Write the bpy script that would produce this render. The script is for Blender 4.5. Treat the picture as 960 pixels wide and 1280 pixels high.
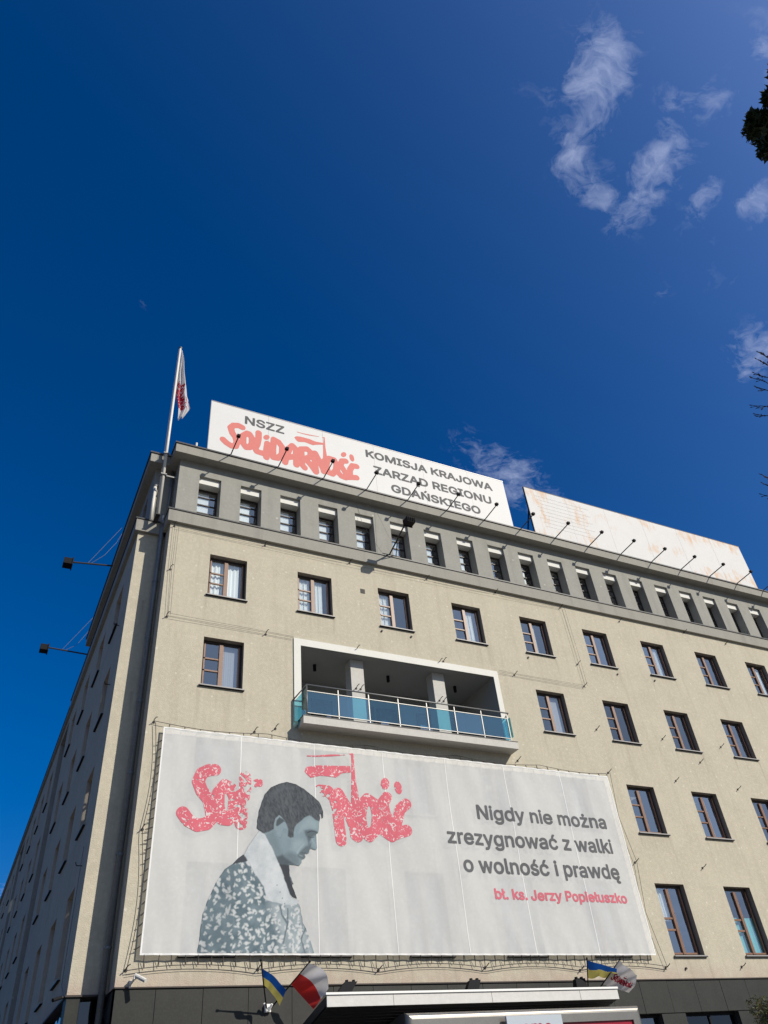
import bpy, bmesh, math, random
import numpy as np
from mathutils import Vector, Matrix, noise as mnoise

for _o in list(bpy.data.objects):
    bpy.data.objects.remove(_o, do_unlink=True)
SC = bpy.context.scene
COL = SC.collection
R = math.radians

# ------------------------------------------------------------------ camera
cd = bpy.data.cameras.new('camera')
cam = bpy.data.objects.new('camera', cd); COL.objects.link(cam)
cam.location = (0, -20, 1.6)
cam.rotation_euler = (R(129.77), R(4.755), R(-25.631))
cd.sensor_fit = 'VERTICAL'; cd.sensor_height = 36.0; cd.sensor_width = 27.0
cd.lens = 961 / 1280 * 36
cd.clip_start = 0.05; cd.clip_end = 20000
SC.camera = cam

# ------------------------------------------------------------------ light
TO_SUN = Vector((.66, -1.0, .80)).normalized()
SUN_EL = math.asin(TO_SUN.z); SUN_AZ = math.atan2(TO_SUN.x, TO_SUN.y)
sd = bpy.data.lights.new('sun', 'SUN'); sd.energy = 5.0; sd.angle = R(.55); sd.color = (1, .93, .82)
so = bpy.data.objects.new('sun', sd); COL.objects.link(so)
so.rotation_euler = TO_SUN.to_track_quat('Z', 'Y').to_euler(); so.location = (30, -45, 40)
SC.view_settings.view_transform = 'Standard'; SC.view_settings.look = 'None'
SC.view_settings.gamma = 1; SC.view_settings.exposure = 0.0; SC.view_settings.use_curve_mapping = False
SKY_STRENGTH = .09

W = bpy.data.worlds.new('World'); SC.world = W; W.use_nodes = True
wn, wl = W.node_tree.nodes, W.node_tree.links
wn.clear()
def N(t, **kw):
    n = wn.new(t)
    for k, v in kw.items(): setattr(n, k, v)
    return n
def wmath(op, a, b=None, clamp=False):
    n = N('ShaderNodeMath', operation=op); n.use_clamp = clamp
    for i, v in enumerate((a, b)):
        if v is None: continue
        if isinstance(v, (int, float)): n.inputs[i].default_value = v
        else: wl.new(v, n.inputs[i])
    return n.outputs[0]
sky = N('ShaderNodeTexSky', sky_type='NISHITA'); sky.sun_disc = False
sky.sun_elevation = SUN_EL; sky.sun_rotation = SUN_AZ
sky.altitude = 500; sky.air_density = 1.0; sky.dust_density = 8.8; sky.ozone_density = 6.0
hs = N('ShaderNodeHueSaturation'); hs.inputs['Saturation'].default_value = 1.225; hs.inputs['Value'].default_value = 1.0
gm = N('ShaderNodeGamma'); gm.inputs[1].default_value = 1.4; wl.new(sky.outputs[0], gm.inputs[0]); wl.new(gm.outputs[0], hs.inputs['Color'])
cl_ = N('ShaderNodeVectorMath', operation='MINIMUM'); wl.new(hs.outputs[0], cl_.inputs[0]); cl_.inputs[1].default_value = (3.9, 5.2, 7.4)   # the glare round the sun stays that bright
tc = N('ShaderNodeTexCoord'); sep = N('ShaderNodeSeparateXYZ'); wl.new(tc.outputs['Generated'], sep.inputs[0])
zz = wmath('MAXIMUM', sep.outputs[2], .03)
cmb = N('ShaderNodeCombineXYZ')
wl.new(wmath('DIVIDE', sep.outputs[0], zz), cmb.inputs[0]); wl.new(wmath('DIVIDE', sep.outputs[1], zz), cmb.inputs[1])
# thin fair-weather cloud lies on a flat layer: u = x/z, v = y/z
nz = N('ShaderNodeTexNoise'); nz.inputs['Scale'].default_value = 9; nz.inputs['Detail'].default_value = 4
wl.new(cmb.outputs[0], nz.inputs['Vector'])
wsub = N('ShaderNodeVectorMath', operation='SUBTRACT'); wl.new(nz.outputs['Color'], wsub.inputs[0]); wsub.inputs[1].default_value = (.5, .5, .5)
wsc = N('ShaderNodeVectorMath', operation='SCALE'); wl.new(wsub.outputs[0], wsc.inputs[0]); wsc.inputs['Scale'].default_value = .10
wadd = N('ShaderNodeVectorMath', operation='ADD'); wl.new(cmb.outputs[0], wadd.inputs[0]); wl.new(wsc.outputs[0], wadd.inputs[1])
P = wadd.outputs[0]
CLOUDS = [(0.4836, 0.2145, 0.0837, 0.0374, 1.1218, 1.0), (0.453, 0.1621, 0.0326, 0.0147, -1.6613, 0.55), (0.5361, 0.3008, 0.0759, 0.0238, 0.3423, 0.85), (0.6371, 0.2919, 0.0735, 0.0355, -1.4754, 0.9), (0.6293, 0.3262, 0.0431, 0.0229, 0.3179, 0.7), (0.6216, 0.175, 0.0491, 0.0312, -0.4937, 0.6), (0.6268, 0.2262, 0.0582, 0.0216, 0.6112, 0.55), (0.7329, 0.2768, 0.0425, 0.0248, -2.076, 0.6), (0.8033, 0.2311, 0.0371, 0.0329, -1.0923, 0.8), (0.6672, 0.0958, 0.0502, 0.0196, 0.59, 0.7), (1.0207, 0.4419, 0.0395, 0.0584, -0.924, 0.9), (0.7943, 0.8742, 0.1475, 0.047, 0.3858, 0.8), (0.443, 0.2407, 0.0421, 0.0366, 1.5273, 0.35), (0.0488, 0.7203, 0.012, 0.0101, 0.0904, 0.4), (0.7706, 0.4044, 0.0315, 0.0114, 0.5225, 0.35), (0.142, 3.9039, 0.21, 0.0515, -1.4287, 0.5), (0.6808, 0.8098, 0.0434, 0.0178, -2.2509, 0.5), (0.8396, 0.333, 0.0615, 0.0663, 0.3732, 0.15), (0.98, -1.38, 0.16, 0.1, 0.4, 0.9), (0.58, -1.36, 0.12, 0.07, 1.0, 0.6), (1.2, -1.4, 0.1, 0.06, 0.2, 0.5), (1.62, -1.78, 0.2, 0.09, 0.8, 0.7), (4.6, -4.2, 0.8, 0.4, 0.5, 0.7), (1.6, -0.4, 0.3, 0.12, 0.6, 0.7), (2.4, -1.8, 0.5, 0.2, 1.2, 0.7), (-1.2, -1.9, 0.45, 0.2, 0.3, 0.7), (-0.4, -1.1, 0.25, 0.1, 0.9, 0.6), (-2.2, 0.6, 0.4, 0.18, 2.0, 0.6), (0.7, -2.6, 0.5, 0.2, 0.1, 0.7), (1.2, -1.1, 0.22, 0.1, 2.2, 0.6)]
acc = None
for (u, v, a, b, ang, s) in CLOUDS:
    mp = N('ShaderNodeMapping', vector_type='TEXTURE')
    mp.inputs['Location'].default_value = (u, v, 0); mp.inputs['Rotation'].default_value = (0, 0, ang)
    mp.inputs['Scale'].default_value = (a, b, 1)
    wl.new(P, mp.inputs[0])
    ln = N('ShaderNodeVectorMath', operation='LENGTH'); wl.new(mp.outputs[0], ln.inputs[0])
    mr = N('ShaderNodeMapRange', interpolation_type='SMOOTHSTEP')
    wl.new(ln.outputs['Value'], mr.inputs[0])
    mr.inputs[1].default_value = 0; mr.inputs[2].default_value = 1.9; mr.inputs[3].default_value = s; mr.inputs[4].default_value = 0
    acc = mr.outputs[0] if acc is None else wmath('MAXIMUM', acc, mr.outputs[0])
mp2 = N('ShaderNodeMapping'); mp2.inputs['Rotation'].default_value = (0, 0, R(-52)); mp2.inputs['Scale'].default_value = (1.0, 1.5, 1)
wl.new(P, mp2.inputs[0])
fb = N('ShaderNodeTexNoise'); fb.inputs['Scale'].default_value = 17; fb.inputs['Detail'].default_value = 8
fb.inputs['Roughness'].default_value = .62; fb.inputs['Distortion'].default_value = .15
wl.new(mp2.outputs[0], fb.inputs['Vector'])
fb2 = N('ShaderNodeTexNoise'); fb2.inputs['Scale'].default_value = 46; fb2.inputs['Detail'].default_value = 6; fb2.inputs['Roughness'].default_value = .6; fb2.inputs['Distortion'].default_value = .8
wl.new(mp2.outputs[0], fb2.inputs['Vector'])
nn_ = wmath('ADD', wmath('MULTIPLY', wmath('SUBTRACT', fb.outputs[0], .5), 2.6), wmath('MULTIPLY', wmath('SUBTRACT', fb2.outputs[0], .5), 1.1))
dens = wmath('MULTIPLY', wmath('ADD', wmath('ADD', acc, nn_), -.30), .80, True)
dens = wmath('MULTIPLY', dens, wmath('MULTIPLY', acc, 1.8, True))
dens = wmath('MULTIPLY', dens, .62)
wm = N('ShaderNodeMixRGB'); wl.new(dens, wm.inputs[0]); wl.new(cl_.outputs[0], wm.inputs[1])
wm.inputs[2].default_value = (5.6, 6.4, 9.0, 1)
bg = N('ShaderNodeBackground'); wl.new(wm.outputs[0], bg.inputs[0]); bg.inputs[1].default_value = SKY_STRENGTH
wo = N('ShaderNodeOutputWorld'); wl.new(bg.outputs[0], wo.inputs[0])

# ------------------------------------------------------------------ materials
def mat(name, col, rough=.8, metal=0, var=0, vscale=3, bump=0, bscale=60, spots=None, spec=.4, dirt=None, streak=None):
    m = bpy.data.materials.new(name); m.use_nodes = True
    n, l = m.node_tree.nodes, m.node_tree.links
    p = n['Principled BSDF']
    p.inputs['Base Color'].default_value = (*col, 1); p.inputs['Roughness'].default_value = rough
    p.inputs['Metallic'].default_value = metal; p.inputs['Specular IOR Level'].default_value = spec
    t = n.new('ShaderNodeTexCoord'); co = t.outputs['Object']
    cur = None
    def mixin(fac, c2, prev):
        x = n.new('ShaderNodeMixRGB'); l.new(fac, x.inputs[0])
        if prev is None: x.inputs[1].default_value = (*col, 1)
        else: l.new(prev, x.inputs[1])
        x.inputs[2].default_value = (*c2, 1); return x.outputs[0]
    def ramp(src, a, b, amt=1):
        r = n.new('ShaderNodeMapRange'); l.new(src, r.inputs[0]); r.inputs[1].default_value = a; r.inputs[2].default_value = b
        r.inputs[4].default_value = amt; return r.outputs[0]
    if var:
        a = n.new('ShaderNodeTexNoise'); a.inputs['Scale'].default_value = vscale; a.inputs['Detail'].default_value = 7; a.inputs['Roughness'].default_value = .65
        l.new(co, a.inputs['Vector'])
        cur = mixin(ramp(a.outputs[0], .35, .7), tuple(c * (1 - var) for c in col), cur)
        a2 = n.new('ShaderNodeTexNoise'); a2.inputs['Scale'].default_value = vscale * 9; a2.inputs['Detail'].default_value = 4
        l.new(co, a2.inputs['Vector'])
        cur = mixin(ramp(a2.outputs[0], .45, .75, .7), tuple(min(1, c * (1 + var * 1.1)) for c in col), cur)
    if streak:
        mp_ = n.new('ShaderNodeMapping'); mp_.inputs['Scale'].default_value = (2.2, 2.2, .12); l.new(co, mp_.inputs[0])
        a = n.new('ShaderNodeTexNoise'); a.inputs['Scale'].default_value = 1.6; a.inputs['Detail'].default_value = 6; l.new(mp_.outputs[0], a.inputs['Vector'])
        cur = mixin(ramp(a.outputs[0], .52, .78, streak[1]), streak[0], cur)
    if spots:
        c2, sc, th = spots
        v = n.new('ShaderNodeTexVoronoi'); v.inputs['Scale'].default_value = sc; v.inputs['Randomness'].default_value = 1
        l.new(co, v.inputs['Vector'])
        cur = mixin(ramp(v.outputs['Distance'], th, th * .45, .75), c2, cur)
    if dirt:
        c2, z0, z1, amt = dirt
        s = n.new('ShaderNodeSeparateXYZ'); l.new(co, s.inputs[0])
        a = n.new('ShaderNodeTexNoise'); a.inputs['Scale'].default_value = 2.5; a.inputs['Detail'].default_value = 6; l.new(co, a.inputs['Vector'])
        mm = n.new('ShaderNodeMath'); mm.operation = 'MULTIPLY'; l.new(ramp(s.outputs[2], z0, z1, amt), mm.inputs[0]); l.new(ramp(a.outputs[0], .3, .6), mm.inputs[1])
        cur = mixin(mm.outputs[0], c2, cur)
    if cur: l.new(cur, p.inputs['Base Color'])
    if bump:
        b = n.new('ShaderNodeTexNoise'); b.inputs['Scale'].default_value = bscale; b.inputs['Detail'].default_value = 5; l.new(co, b.inputs['Vector'])
        bb = n.new('ShaderNodeBump'); bb.inputs['Strength'].default_value = bump; bb.inputs['Distance'].default_value = .02
        l.new(b.outputs[0], bb.inputs['Height']); l.new(bb.outputs[0], p.inputs['Normal'])
    return m

M = {}
M['stucco'] = mat('beige_render', (.475, .437, .345), .95, var=.12, vscale=1.1, bump=.55, bscale=34, spots=((.60, .565, .47), 2.6, .12), spec=.15, streak=((.33, .29, .22), .35), dirt=((.40, .30, .25), 5.25, 4.85, .6))
M['grey_stucco'] = mat('grey_render', (.31, .305, .275), .95, var=.10, vscale=1.5, bump=.5, bscale=40, spots=((.5, .5, .46), 1.6, .09), spec=.15, streak=((.19, .185, .17), .35))
M['band'] = mat('grey_band_render', (.31, .30, .265), .95, var=.10, vscale=2, bump=.3, bscale=40, spec=.15, streak=((.16, .15, .14), .35))
M['flashing'] = mat('dark_flashing', (.03, .032, .035), .5, var=.2, bump=.1)
M['granite'] = mat('granite', (.024, .025, .022), .5, var=.35, vscale=2.2, bump=.08, bscale=90, spec=.3)
M['granite2'] = mat('granite_smooth', (.035, .036, .036), .5, var=.2, vscale=3, spec=.4)
M['wood'] = mat('brown_window_wood', (.20, .105, .065), .45, var=.25, vscale=6, bump=.1)
M['wood_dark'] = mat('dark_window_wood', (.045, .034, .03), .55, var=.2)
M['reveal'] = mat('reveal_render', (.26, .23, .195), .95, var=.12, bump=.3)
M['sill'] = mat('sheet_sill', (.30, .29, .28), .5, var=.1)
M['white'] = mat('white_render', (.66, .655, .61), .85, var=.05, vscale=2, bump=.1, streak=((.6, .56, .48), .3))
M['white_paint'] = mat('white_paint', (.78, .78, .76), .6, var=.04)
M['board'] = mat('white_board', (.60, .60, .59), .6, var=.03, vscale=1, streak=((.62, .62, .6), .4))
M['grey_print'] = mat('grey_print', (.075, .075, .08), .7, var=.1)
M['red_print'] = mat('faded_red_print', (.60, .17, .145), .7, var=.06, vscale=2)
M['steel'] = mat('brushed_steel', (.30, .28, .25), .30, .8, var=.12, bump=.03)
M['rail'] = mat('rail_steel', (.22, .22, .215), .45, .6)
M['pipe'] = mat('zinc_pipe', (.19, .205, .22), .45, .35, var=.25, vscale=3)
M['pole'] = mat('pole_paint', (.66, .64, .58), .45, var=.12, vscale=4)
M['black'] = mat('black_housing', (.012, .012, .014), .75, var=.2, spec=.15)
M['iron'] = mat('dark_iron', (.03, .027, .025), .6, var=.3)
M['rope'] = mat('lacing_cord', (.09, .08, .075), .8)
M['wire'] = mat('steel_wire', (.22, .20, .18), .5, .3)
M['concrete'] = mat('pale_concrete', (.50, .485, .45), .9, var=.1, vscale=2, bump=.25, bscale=30)
M['soffit'] = mat('grey_ceiling', (.30, .30, .29), .9, var=.06)
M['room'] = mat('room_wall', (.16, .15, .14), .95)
M['curtain'] = mat('white_curtain', (.80, .86, .84), .9, bump=.1, bscale=8)
M['teal_curtain'] = mat('turquoise_blind', (.18, .55, .55), .85)
M['blue_blind'] = mat('grey_blue_blind', (.35, .38, .42), .85)
M['red_panel'] = mat('dark_red_panel', (.30, .012, .03), .3, var=.1)
M['sign_grey'] = mat('pale_sign', (.42, .47, .52), .4)
M['crimson'] = mat('crimson_print', (.28, .01, .035), .5)
M['slats'] = mat('charcoal_slat', (.03, .031, .034), .45, var=.15)
M['ground'] = mat('paving_ground', (.15, .14, .125), .9, var=.15, vscale=.5, bump=.2)
M['asphalt'] = mat('asphalt', (.05, .05, .052), .9, var=.2, vscale=1, bump=.3)
M['bark'] = mat('bark', (.07, .05, .04), .95, var=.3, bump=.6, bscale=20)
M['twig'] = mat('twig_bark', (.03, .022, .02), .9)

def leafmat(name, c, tr=.35):
    m = mat(name, c, .6, var=.35, vscale=3)
    n, l = m.node_tree.nodes, m.node_tree.links
    p = n['Principled BSDF']; out = n['Material Output']
    t = n.new('ShaderNodeBsdfTranslucent'); t.inputs[0].default_value = (c[0] * 1.3, c[1] * 1.5, c[2] * .7, 1)
    x = n.new('ShaderNodeMixShader'); x.inputs[0].default_value = tr
    l.new(p.outputs[0], x.inputs[1]); l.new(t.outputs[0], x.inputs[2]); l.new(x.outputs[0], out.inputs[0])
    return m
M['leaf_dark'] = leafmat('dark_leaf', (.022, .038, .014), .16)
M['leaf_olive'] = leafmat('olive_leaf', (.085, .085, .03), .2)
M['leaf_rust'] = leafmat('brown_leaf', (.10, .05, .03), .2)
M['blossom'] = leafmat('pale_bud', (.62, .62, .42), .2)

def glass(name, tint, refl, rough=0.0, wav=.02, gcol=(.9, .93, 1)):
    m = bpy.data.materials.new(name); m.use_nodes = True
    n, l = m.node_tree.nodes, m.node_tree.links; n.clear()
    o = n.new('ShaderNodeOutputMaterial'); tr = n.new('ShaderNodeBsdfTransparent'); tr.inputs[0].default_value = (*tint, 1)
    g = n.new('ShaderNodeBsdfGlossy'); g.inputs['Roughness'].default_value = rough; g.inputs[0].default_value = (*gcol, 1)
    ge = n.new('ShaderNodeNewGeometry'); dt = n.new('ShaderNodeVectorMath'); dt.operation = 'DOT_PRODUCT'
    l.new(ge.outputs['Normal'], dt.inputs[0]); l.new(ge.outputs['Incoming'], dt.inputs[1])
    ab = n.new('ShaderNodeMath'); ab.operation = 'ABSOLUTE'; l.new(dt.outputs['Value'], ab.inputs[0])
    su = n.new('ShaderNodeMath'); su.operation = 'SUBTRACT'; su.inputs[0].default_value = 1; l.new(ab.outputs[0], su.inputs[1])
    f = n.new('ShaderNodeMath'); f.operation = 'POWER'; l.new(su.outputs[0], f.inputs[0]); f.inputs[1].default_value = 4
    mr = n.new('ShaderNodeMath'); mr.operation = 'MULTIPLY_ADD'; mr.use_clamp = True
    l.new(f.outputs[0], mr.inputs[0]); mr.inputs[1].default_value = .9
    oi = n.new('ShaderNodeObjectInfo'); rv = n.new('ShaderNodeMapRange'); l.new(oi.outputs['Random'], rv.inputs[0]); rv.inputs[3].default_value = refl * .6; rv.inputs[4].default_value = refl * 1.6; l.new(rv.outputs[0], mr.inputs[2])
    tcn = n.new('ShaderNodeTexCoord'); nn = n.new('ShaderNodeTexNoise'); nn.inputs['Scale'].default_value = 1.3; nn.inputs['Detail'].default_value = 1
    l.new(tcn.outputs['Object'], nn.inputs['Vector'])
    b = n.new('ShaderNodeBump'); b.inputs['Strength'].default_value = 1; b.inputs['Distance'].default_value = wav
    l.new(nn.outputs[0], b.inputs['Height']); l.new(b.outputs[0], g.inputs['Normal'])
    x = n.new('ShaderNodeMixShader'); l.new(mr.outputs[0], x.inputs[0]); l.new(tr.outputs[0], x.inputs[1]); l.new(g.outputs[0], x.inputs[2])
    l.new(x.outputs[0], o.inputs[0]); return m
M['glass'] = glass('window_glass', (.98, .99, 1), .30)
M['glass_teal'] = glass('teal_glass', (.46, .80, .88), .20, gcol=(.78, .90, .97))
M['glass_dark'] = glass('shopfront_glass', (.18, .2, .22), .12)

# woven mesh banner: some light and the wall behind come through the weave
def banner_mat():
    m = mat('banner_mesh', (.655, .665, .66), .8, var=.05, vscale=1.2, bump=1.0, bscale=.9, streak=((.54, .56, .57), .4), spec=.2)
    n, l = m.node_tree.nodes, m.node_tree.links
    p = n['Principled BSDF']; out = n['Material Output']
    t = n.new('ShaderNodeBsdfTransparent'); x = n.new('ShaderNodeMixShader'); x.inputs[0].default_value = .30
    l.new(p.outputs[0], x.inputs[1]); l.new(t.outputs[0], x.inputs[2]); l.new(x.outputs[0], out.inputs[0])
    return m
M['banner'] = banner_mat()
def sill_runs(m):
    """soot washed down from the ends of the window sills"""
    n, l = m.node_tree.nodes, m.node_tree.links; p = n['Principled BSDF']; prev = p.inputs['Base Color'].links[0].from_socket
    t = n.new('ShaderNodeTexCoord'); s = n.new('ShaderNodeSeparateXYZ'); l.new(t.outputs['Object'], s.inputs[0])
    def mth(op, a, b):
        k = n.new('ShaderNodeMath'); k.operation = op
        for i, v in enumerate((a, b)):
            if v is None: continue
            if isinstance(v, (int, float)): k.inputs[i].default_value = v
            else: l.new(v, k.inputs[i])
        return k.outputs[0]
    xl = mth('MULTIPLY', mth('FRACT', mth('DIVIDE', mth('SUBTRACT', s.outputs[0], 4.10), 3.013), None), 3.013)
    def near(c, wd):
        r = n.new('ShaderNodeMapRange'); r.interpolation_type = 'SMOOTHSTEP'; l.new(mth('ABSOLUTE', mth('SUBTRACT', xl, c), None), r.inputs[0])
        r.inputs[1].default_value = 0; r.inputs[2].default_value = wd; r.inputs[3].default_value = 1; r.inputs[4].default_value = 0; return r.outputs[0]
    mx = mth('MAXIMUM', mth('MAXIMUM', near(.59, .10), near(1.91, .13)), mth('MULTIPLY', near(1.25, .9), .45))
    mz = None
    for z0 in (15.34, 12.24, 9.02, 5.39):
        r = n.new('ShaderNodeMapRange'); l.new(s.outputs[2], r.inputs[0]); r.inputs[1].default_value = z0 - 1.1; r.inputs[2].default_value = z0
        lim = mth('LESS_THAN', s.outputs[2], z0); q = mth('MULTIPLY', r.outputs[0], lim); mz = q if mz is None else mth('MAXIMUM', mz, q)
    mp_ = n.new('ShaderNodeMapping'); mp_.inputs['Scale'].default_value = (9, 9, .5); l.new(t.outputs['Object'], mp_.inputs[0])
    a = n.new('ShaderNodeTexNoise'); a.inputs['Scale'].default_value = 1.4; a.inputs['Detail'].default_value = 5; l.new(mp_.outputs[0], a.inputs['Vector'])
    fr = n.new('ShaderNodeMapRange'); l.new(a.outputs[0], fr.inputs[0]); fr.inputs[1].default_value = .38; fr.inputs[2].default_value = .65
    fac = mth('MULTIPLY', mth('MULTIPLY', mx, mz), mth('MULTIPLY', fr.outputs[0], .55))
    x = n.new('ShaderNodeMixRGB'); l.new(fac, x.inputs[0]); l.new(prev, x.inputs[1]); x.inputs[2].default_value = (.25, .225, .18, 1); l.new(x.outputs[0], p.inputs['Base Color'])
sill_runs(M['stucco'])
M['hem'] = mat('banner_hem', (.70, .70, .69), .8)

def pattern_mat(name, c1, c2, scale, a, b, warp=.25, c3=None):
    m = bpy.data.materials.new(name); m.use_nodes = True
    n, l = m.node_tree.nodes, m.node_tree.links; p = n['Principled BSDF']; p.inputs['Roughness'].default_value = .8; p.inputs['Specular IOR Level'].default_value = .2
    t = n.new('ShaderNodeTexCoord'); nn = n.new('ShaderNodeTexNoise'); nn.inputs['Scale'].default_value = 5; nn.inputs['Detail'].default_value = 3
    l.new(t.outputs['Object'], nn.inputs['Vector'])
    s = n.new('ShaderNodeVectorMath'); s.operation = 'SCALE'; l.new(nn.outputs['Color'], s.inputs[0]); s.inputs['Scale'].default_value = warp
    ad = n.new('ShaderNodeVectorMath'); l.new(t.outputs['Object'], ad.inputs[0]); l.new(s.outputs[0], ad.inputs[1])
    v = n.new('ShaderNodeTexNoise'); v.inputs['Scale'].default_value = scale; v.inputs['Detail'].default_value = 2.5; v.inputs['Distortion'].default_value = 1.6
    l.new(ad.outputs[0], v.inputs['Vector'])
    mr = n.new('ShaderNodeMapRange'); l.new(v.outputs[0], mr.inputs[0]); mr.inputs[1].default_value = a; mr.inputs[2].default_value = b
    x = n.new('ShaderNodeMixRGB'); l.new(mr.outputs[0], x.inputs[0]); x.inputs[1].default_value = (*c1, 1); x.inputs[2].default_value = (*c2, 1)
    src = x.outputs[0]
    if c3:
        v2 = n.new('ShaderNodeTexNoise'); v2.inputs['Scale'].default_value = 2.2; v2.inputs['Detail'].default_value = 4; l.new(t.outputs['Object'], v2.inputs['Vector'])
        m2 = n.new('ShaderNodeMapRange'); l.new(v2.outputs[0], m2.inputs[0]); m2.inputs[1].default_value = .45; m2.inputs[2].default_value = .65; m2.inputs[4].default_value = .6
        y = n.new('ShaderNodeMixRGB'); l.new(m2.outputs[0], y.inputs[0]); l.new(src, y.inputs[1]); y.inputs[2].default_value = (*c3, 1); src = y.outputs[0]
    l.new(src, p.inputs['Base Color']); return m
M['p_coat'] = pattern_mat('print_patterned_coat', (.125, .185, .215), (.60, .62, .60), 6.5, .54, .58)
M['p_coat_front'] = pattern_mat('print_coat_front', (.25, .33, .37), (.62, .64, .63), 5.0, .49, .58, .3)
M['p_red'] = pattern_mat('print_mottled_red', (.56, .13, .165), (.62, .54, .54), 9, .585, .62, .2)
M['p_hair'] = pattern_mat('print_hair', (.07, .08, .095), (.13, .145, .16), 4, .35, .7, .9)
M['p_skin'] = pattern_mat('print_skin', (.155, .225, .26), (.24, .32, .35), 2.2, .38, .62, .1)
M['p_shade'] = mat('print_shade', (.115, .155, .18), .8, var=.1)
M['p_shade2'] = mat('print_midtone', (.15, .205, .235), .8, var=.15)
M['p_line'] = mat('print_line', (.27, .37, .41), .8)
M['p_dark'] = mat('print_dark', (.075, .085, .10), .8, var=.1)
M['p_collar'] = pattern_mat('print_collar', (.50, .54, .56), (.60, .62, .62), 3, .35, .65, .4)
M['p_text'] = mat('print_dark_grey', (.095, .098, .105), .8, var=.08)
M['p_redtext'] = mat('print_red_text', (.54, .13, .17), .8, var=.1)

def rust_mat():
    m = mat('rusty_white_board', (.60, .597, .585), .7, var=.05, vscale=1.5)
    n, l = m.node_tree.nodes, m.node_tree.links; p = n['Principled BSDF']
    prev = p.inputs['Base Color'].links[0].from_socket
    t = n.new('ShaderNodeTexCoord')
    a = n.new('ShaderNodeTexNoise'); a.inputs['Scale'].default_value = .75; a.inputs['Detail'].default_value = 2; l.new(t.outputs['Object'], a.inputs['Vector'])
    mp_ = n.new('ShaderNodeMapping'); mp_.inputs['Scale'].default_value = (2.6, 2, .55); l.new(t.outputs['Object'], mp_.inputs[0])
    b = n.new('ShaderNodeTexNoise'); b.inputs['Scale'].default_value = 1.9; b.inputs['Detail'].default_value = 8; b.inputs['Roughness'].default_value = .72; l.new(mp_.outputs[0], b.inputs['Vector'])
    mu0 = n.new('ShaderNodeMath'); mu0.operation = 'MULTIPLY'; l.new(a.outputs[0], mu0.inputs[0]); l.new(b.outputs[0], mu0.inputs[1])
    sp = n.new('ShaderNodeSeparateXYZ'); l.new(t.outputs['Object'], sp.inputs[0])
    e1 = n.new('ShaderNodeMapRange'); l.new(sp.outputs[2], e1.inputs[0]); e1.inputs[1].default_value = 23.6; e1.inputs[2].default_value = 24.6; e1.inputs[4].default_value = .045
    e2 = n.new('ShaderNodeMapRange'); l.new(sp.outputs[0], e2.inputs[0]); e2.inputs[1].default_value = 29.5; e2.inputs[2].default_value = 32.8; e2.inputs[4].default_value = .06
    ea = n.new('ShaderNodeMath'); l.new(e1.outputs[0], ea.inputs[0]); l.new(e2.outputs[0], ea.inputs[1])
    mu = n.new('ShaderNodeMath'); l.new(mu0.outputs[0], mu.inputs[0]); l.new(ea.outputs[0], mu.inputs[1])
    r = n.new('ShaderNodeMapRange'); l.new(mu.outputs[0], r.inputs[0]); r.inputs[1].default_value = .29; r.inputs[2].default_value = .40; r.inputs[4].default_value = .85
    x = n.new('ShaderNodeMixRGB'); l.new(r.outputs[0], x.inputs[0]); l.new(prev, x.inputs[1]); x.inputs[2].default_value = (.58, .36, .20, 1)
    # ghost of old lettering and cracks
    w = n.new('ShaderNodeTexNoise'); w.inputs['Scale'].default_value = 9; w.inputs['Detail'].default_value = 3; w.inputs['Distortion'].default_value = 2.5
    mq = n.new('ShaderNodeMapping'); mq.inputs['Scale'].default_value = (.35, 1, 1.4); l.new(t.outputs['Object'], mq.inputs[0]); l.new(mq.outputs[0], w.inputs['Vector'])
    c = n.new('ShaderNodeMath'); c.operation = 'SUBTRACT'; l.new(w.outputs[0], c.inputs[0]); c.inputs[1].default_value = .5
    ab = n.new('ShaderNodeMath'); ab.operation = 'ABSOLUTE'; l.new(c.outputs[0], ab.inputs[0])
    r2 = n.new('ShaderNodeMapRange'); l.new(ab.outputs[0], r2.inputs[0]); r2.inputs[1].default_value = .012; r2.inputs[2].default_value = 0; r2.inputs[4].default_value = .35
    y = n.new('ShaderNodeMixRGB'); l.new(r2.outputs[0], y.inputs[0]); l.new(x.outputs[0], y.inputs[1]); y.inputs[2].default_value = (.42, .40, .38, 1)
    l.new(y.outputs[0], p.inputs['Base Color']); return m
M['rusty'] = rust_mat()

def flagmat(name, c, tr=.4):
    m = mat(name, c, .8, var=.05)
    n, l = m.node_tree.nodes, m.node_tree.links
    t = n.new('ShaderNodeBsdfTranslucent'); t.inputs[0].default_value = (*c, 1)
    x = n.new('ShaderNodeMixShader'); x.inputs[0].default_value = tr
    l.new(n['Principled BSDF'].outputs[0], x.inputs[1]); l.new(t.outputs[0], x.inputs[2]); l.new(x.outputs[0], n['Material Output'].inputs[0])
    return m
M['f_white'] = flagmat('flag_white', (.72, .70, .70)); M['f_red'] = flagmat('flag_red', (.60, .035, .03))
M['f_blue'] = flagmat('flag_blue', (.012, .10, .42)); M['f_yellow'] = flagmat('flag_yellow', (.66, .58, .16))
M['f_crimson'] = flagmat('flag_crimson', (.36, .02, .04), .2)

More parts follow.
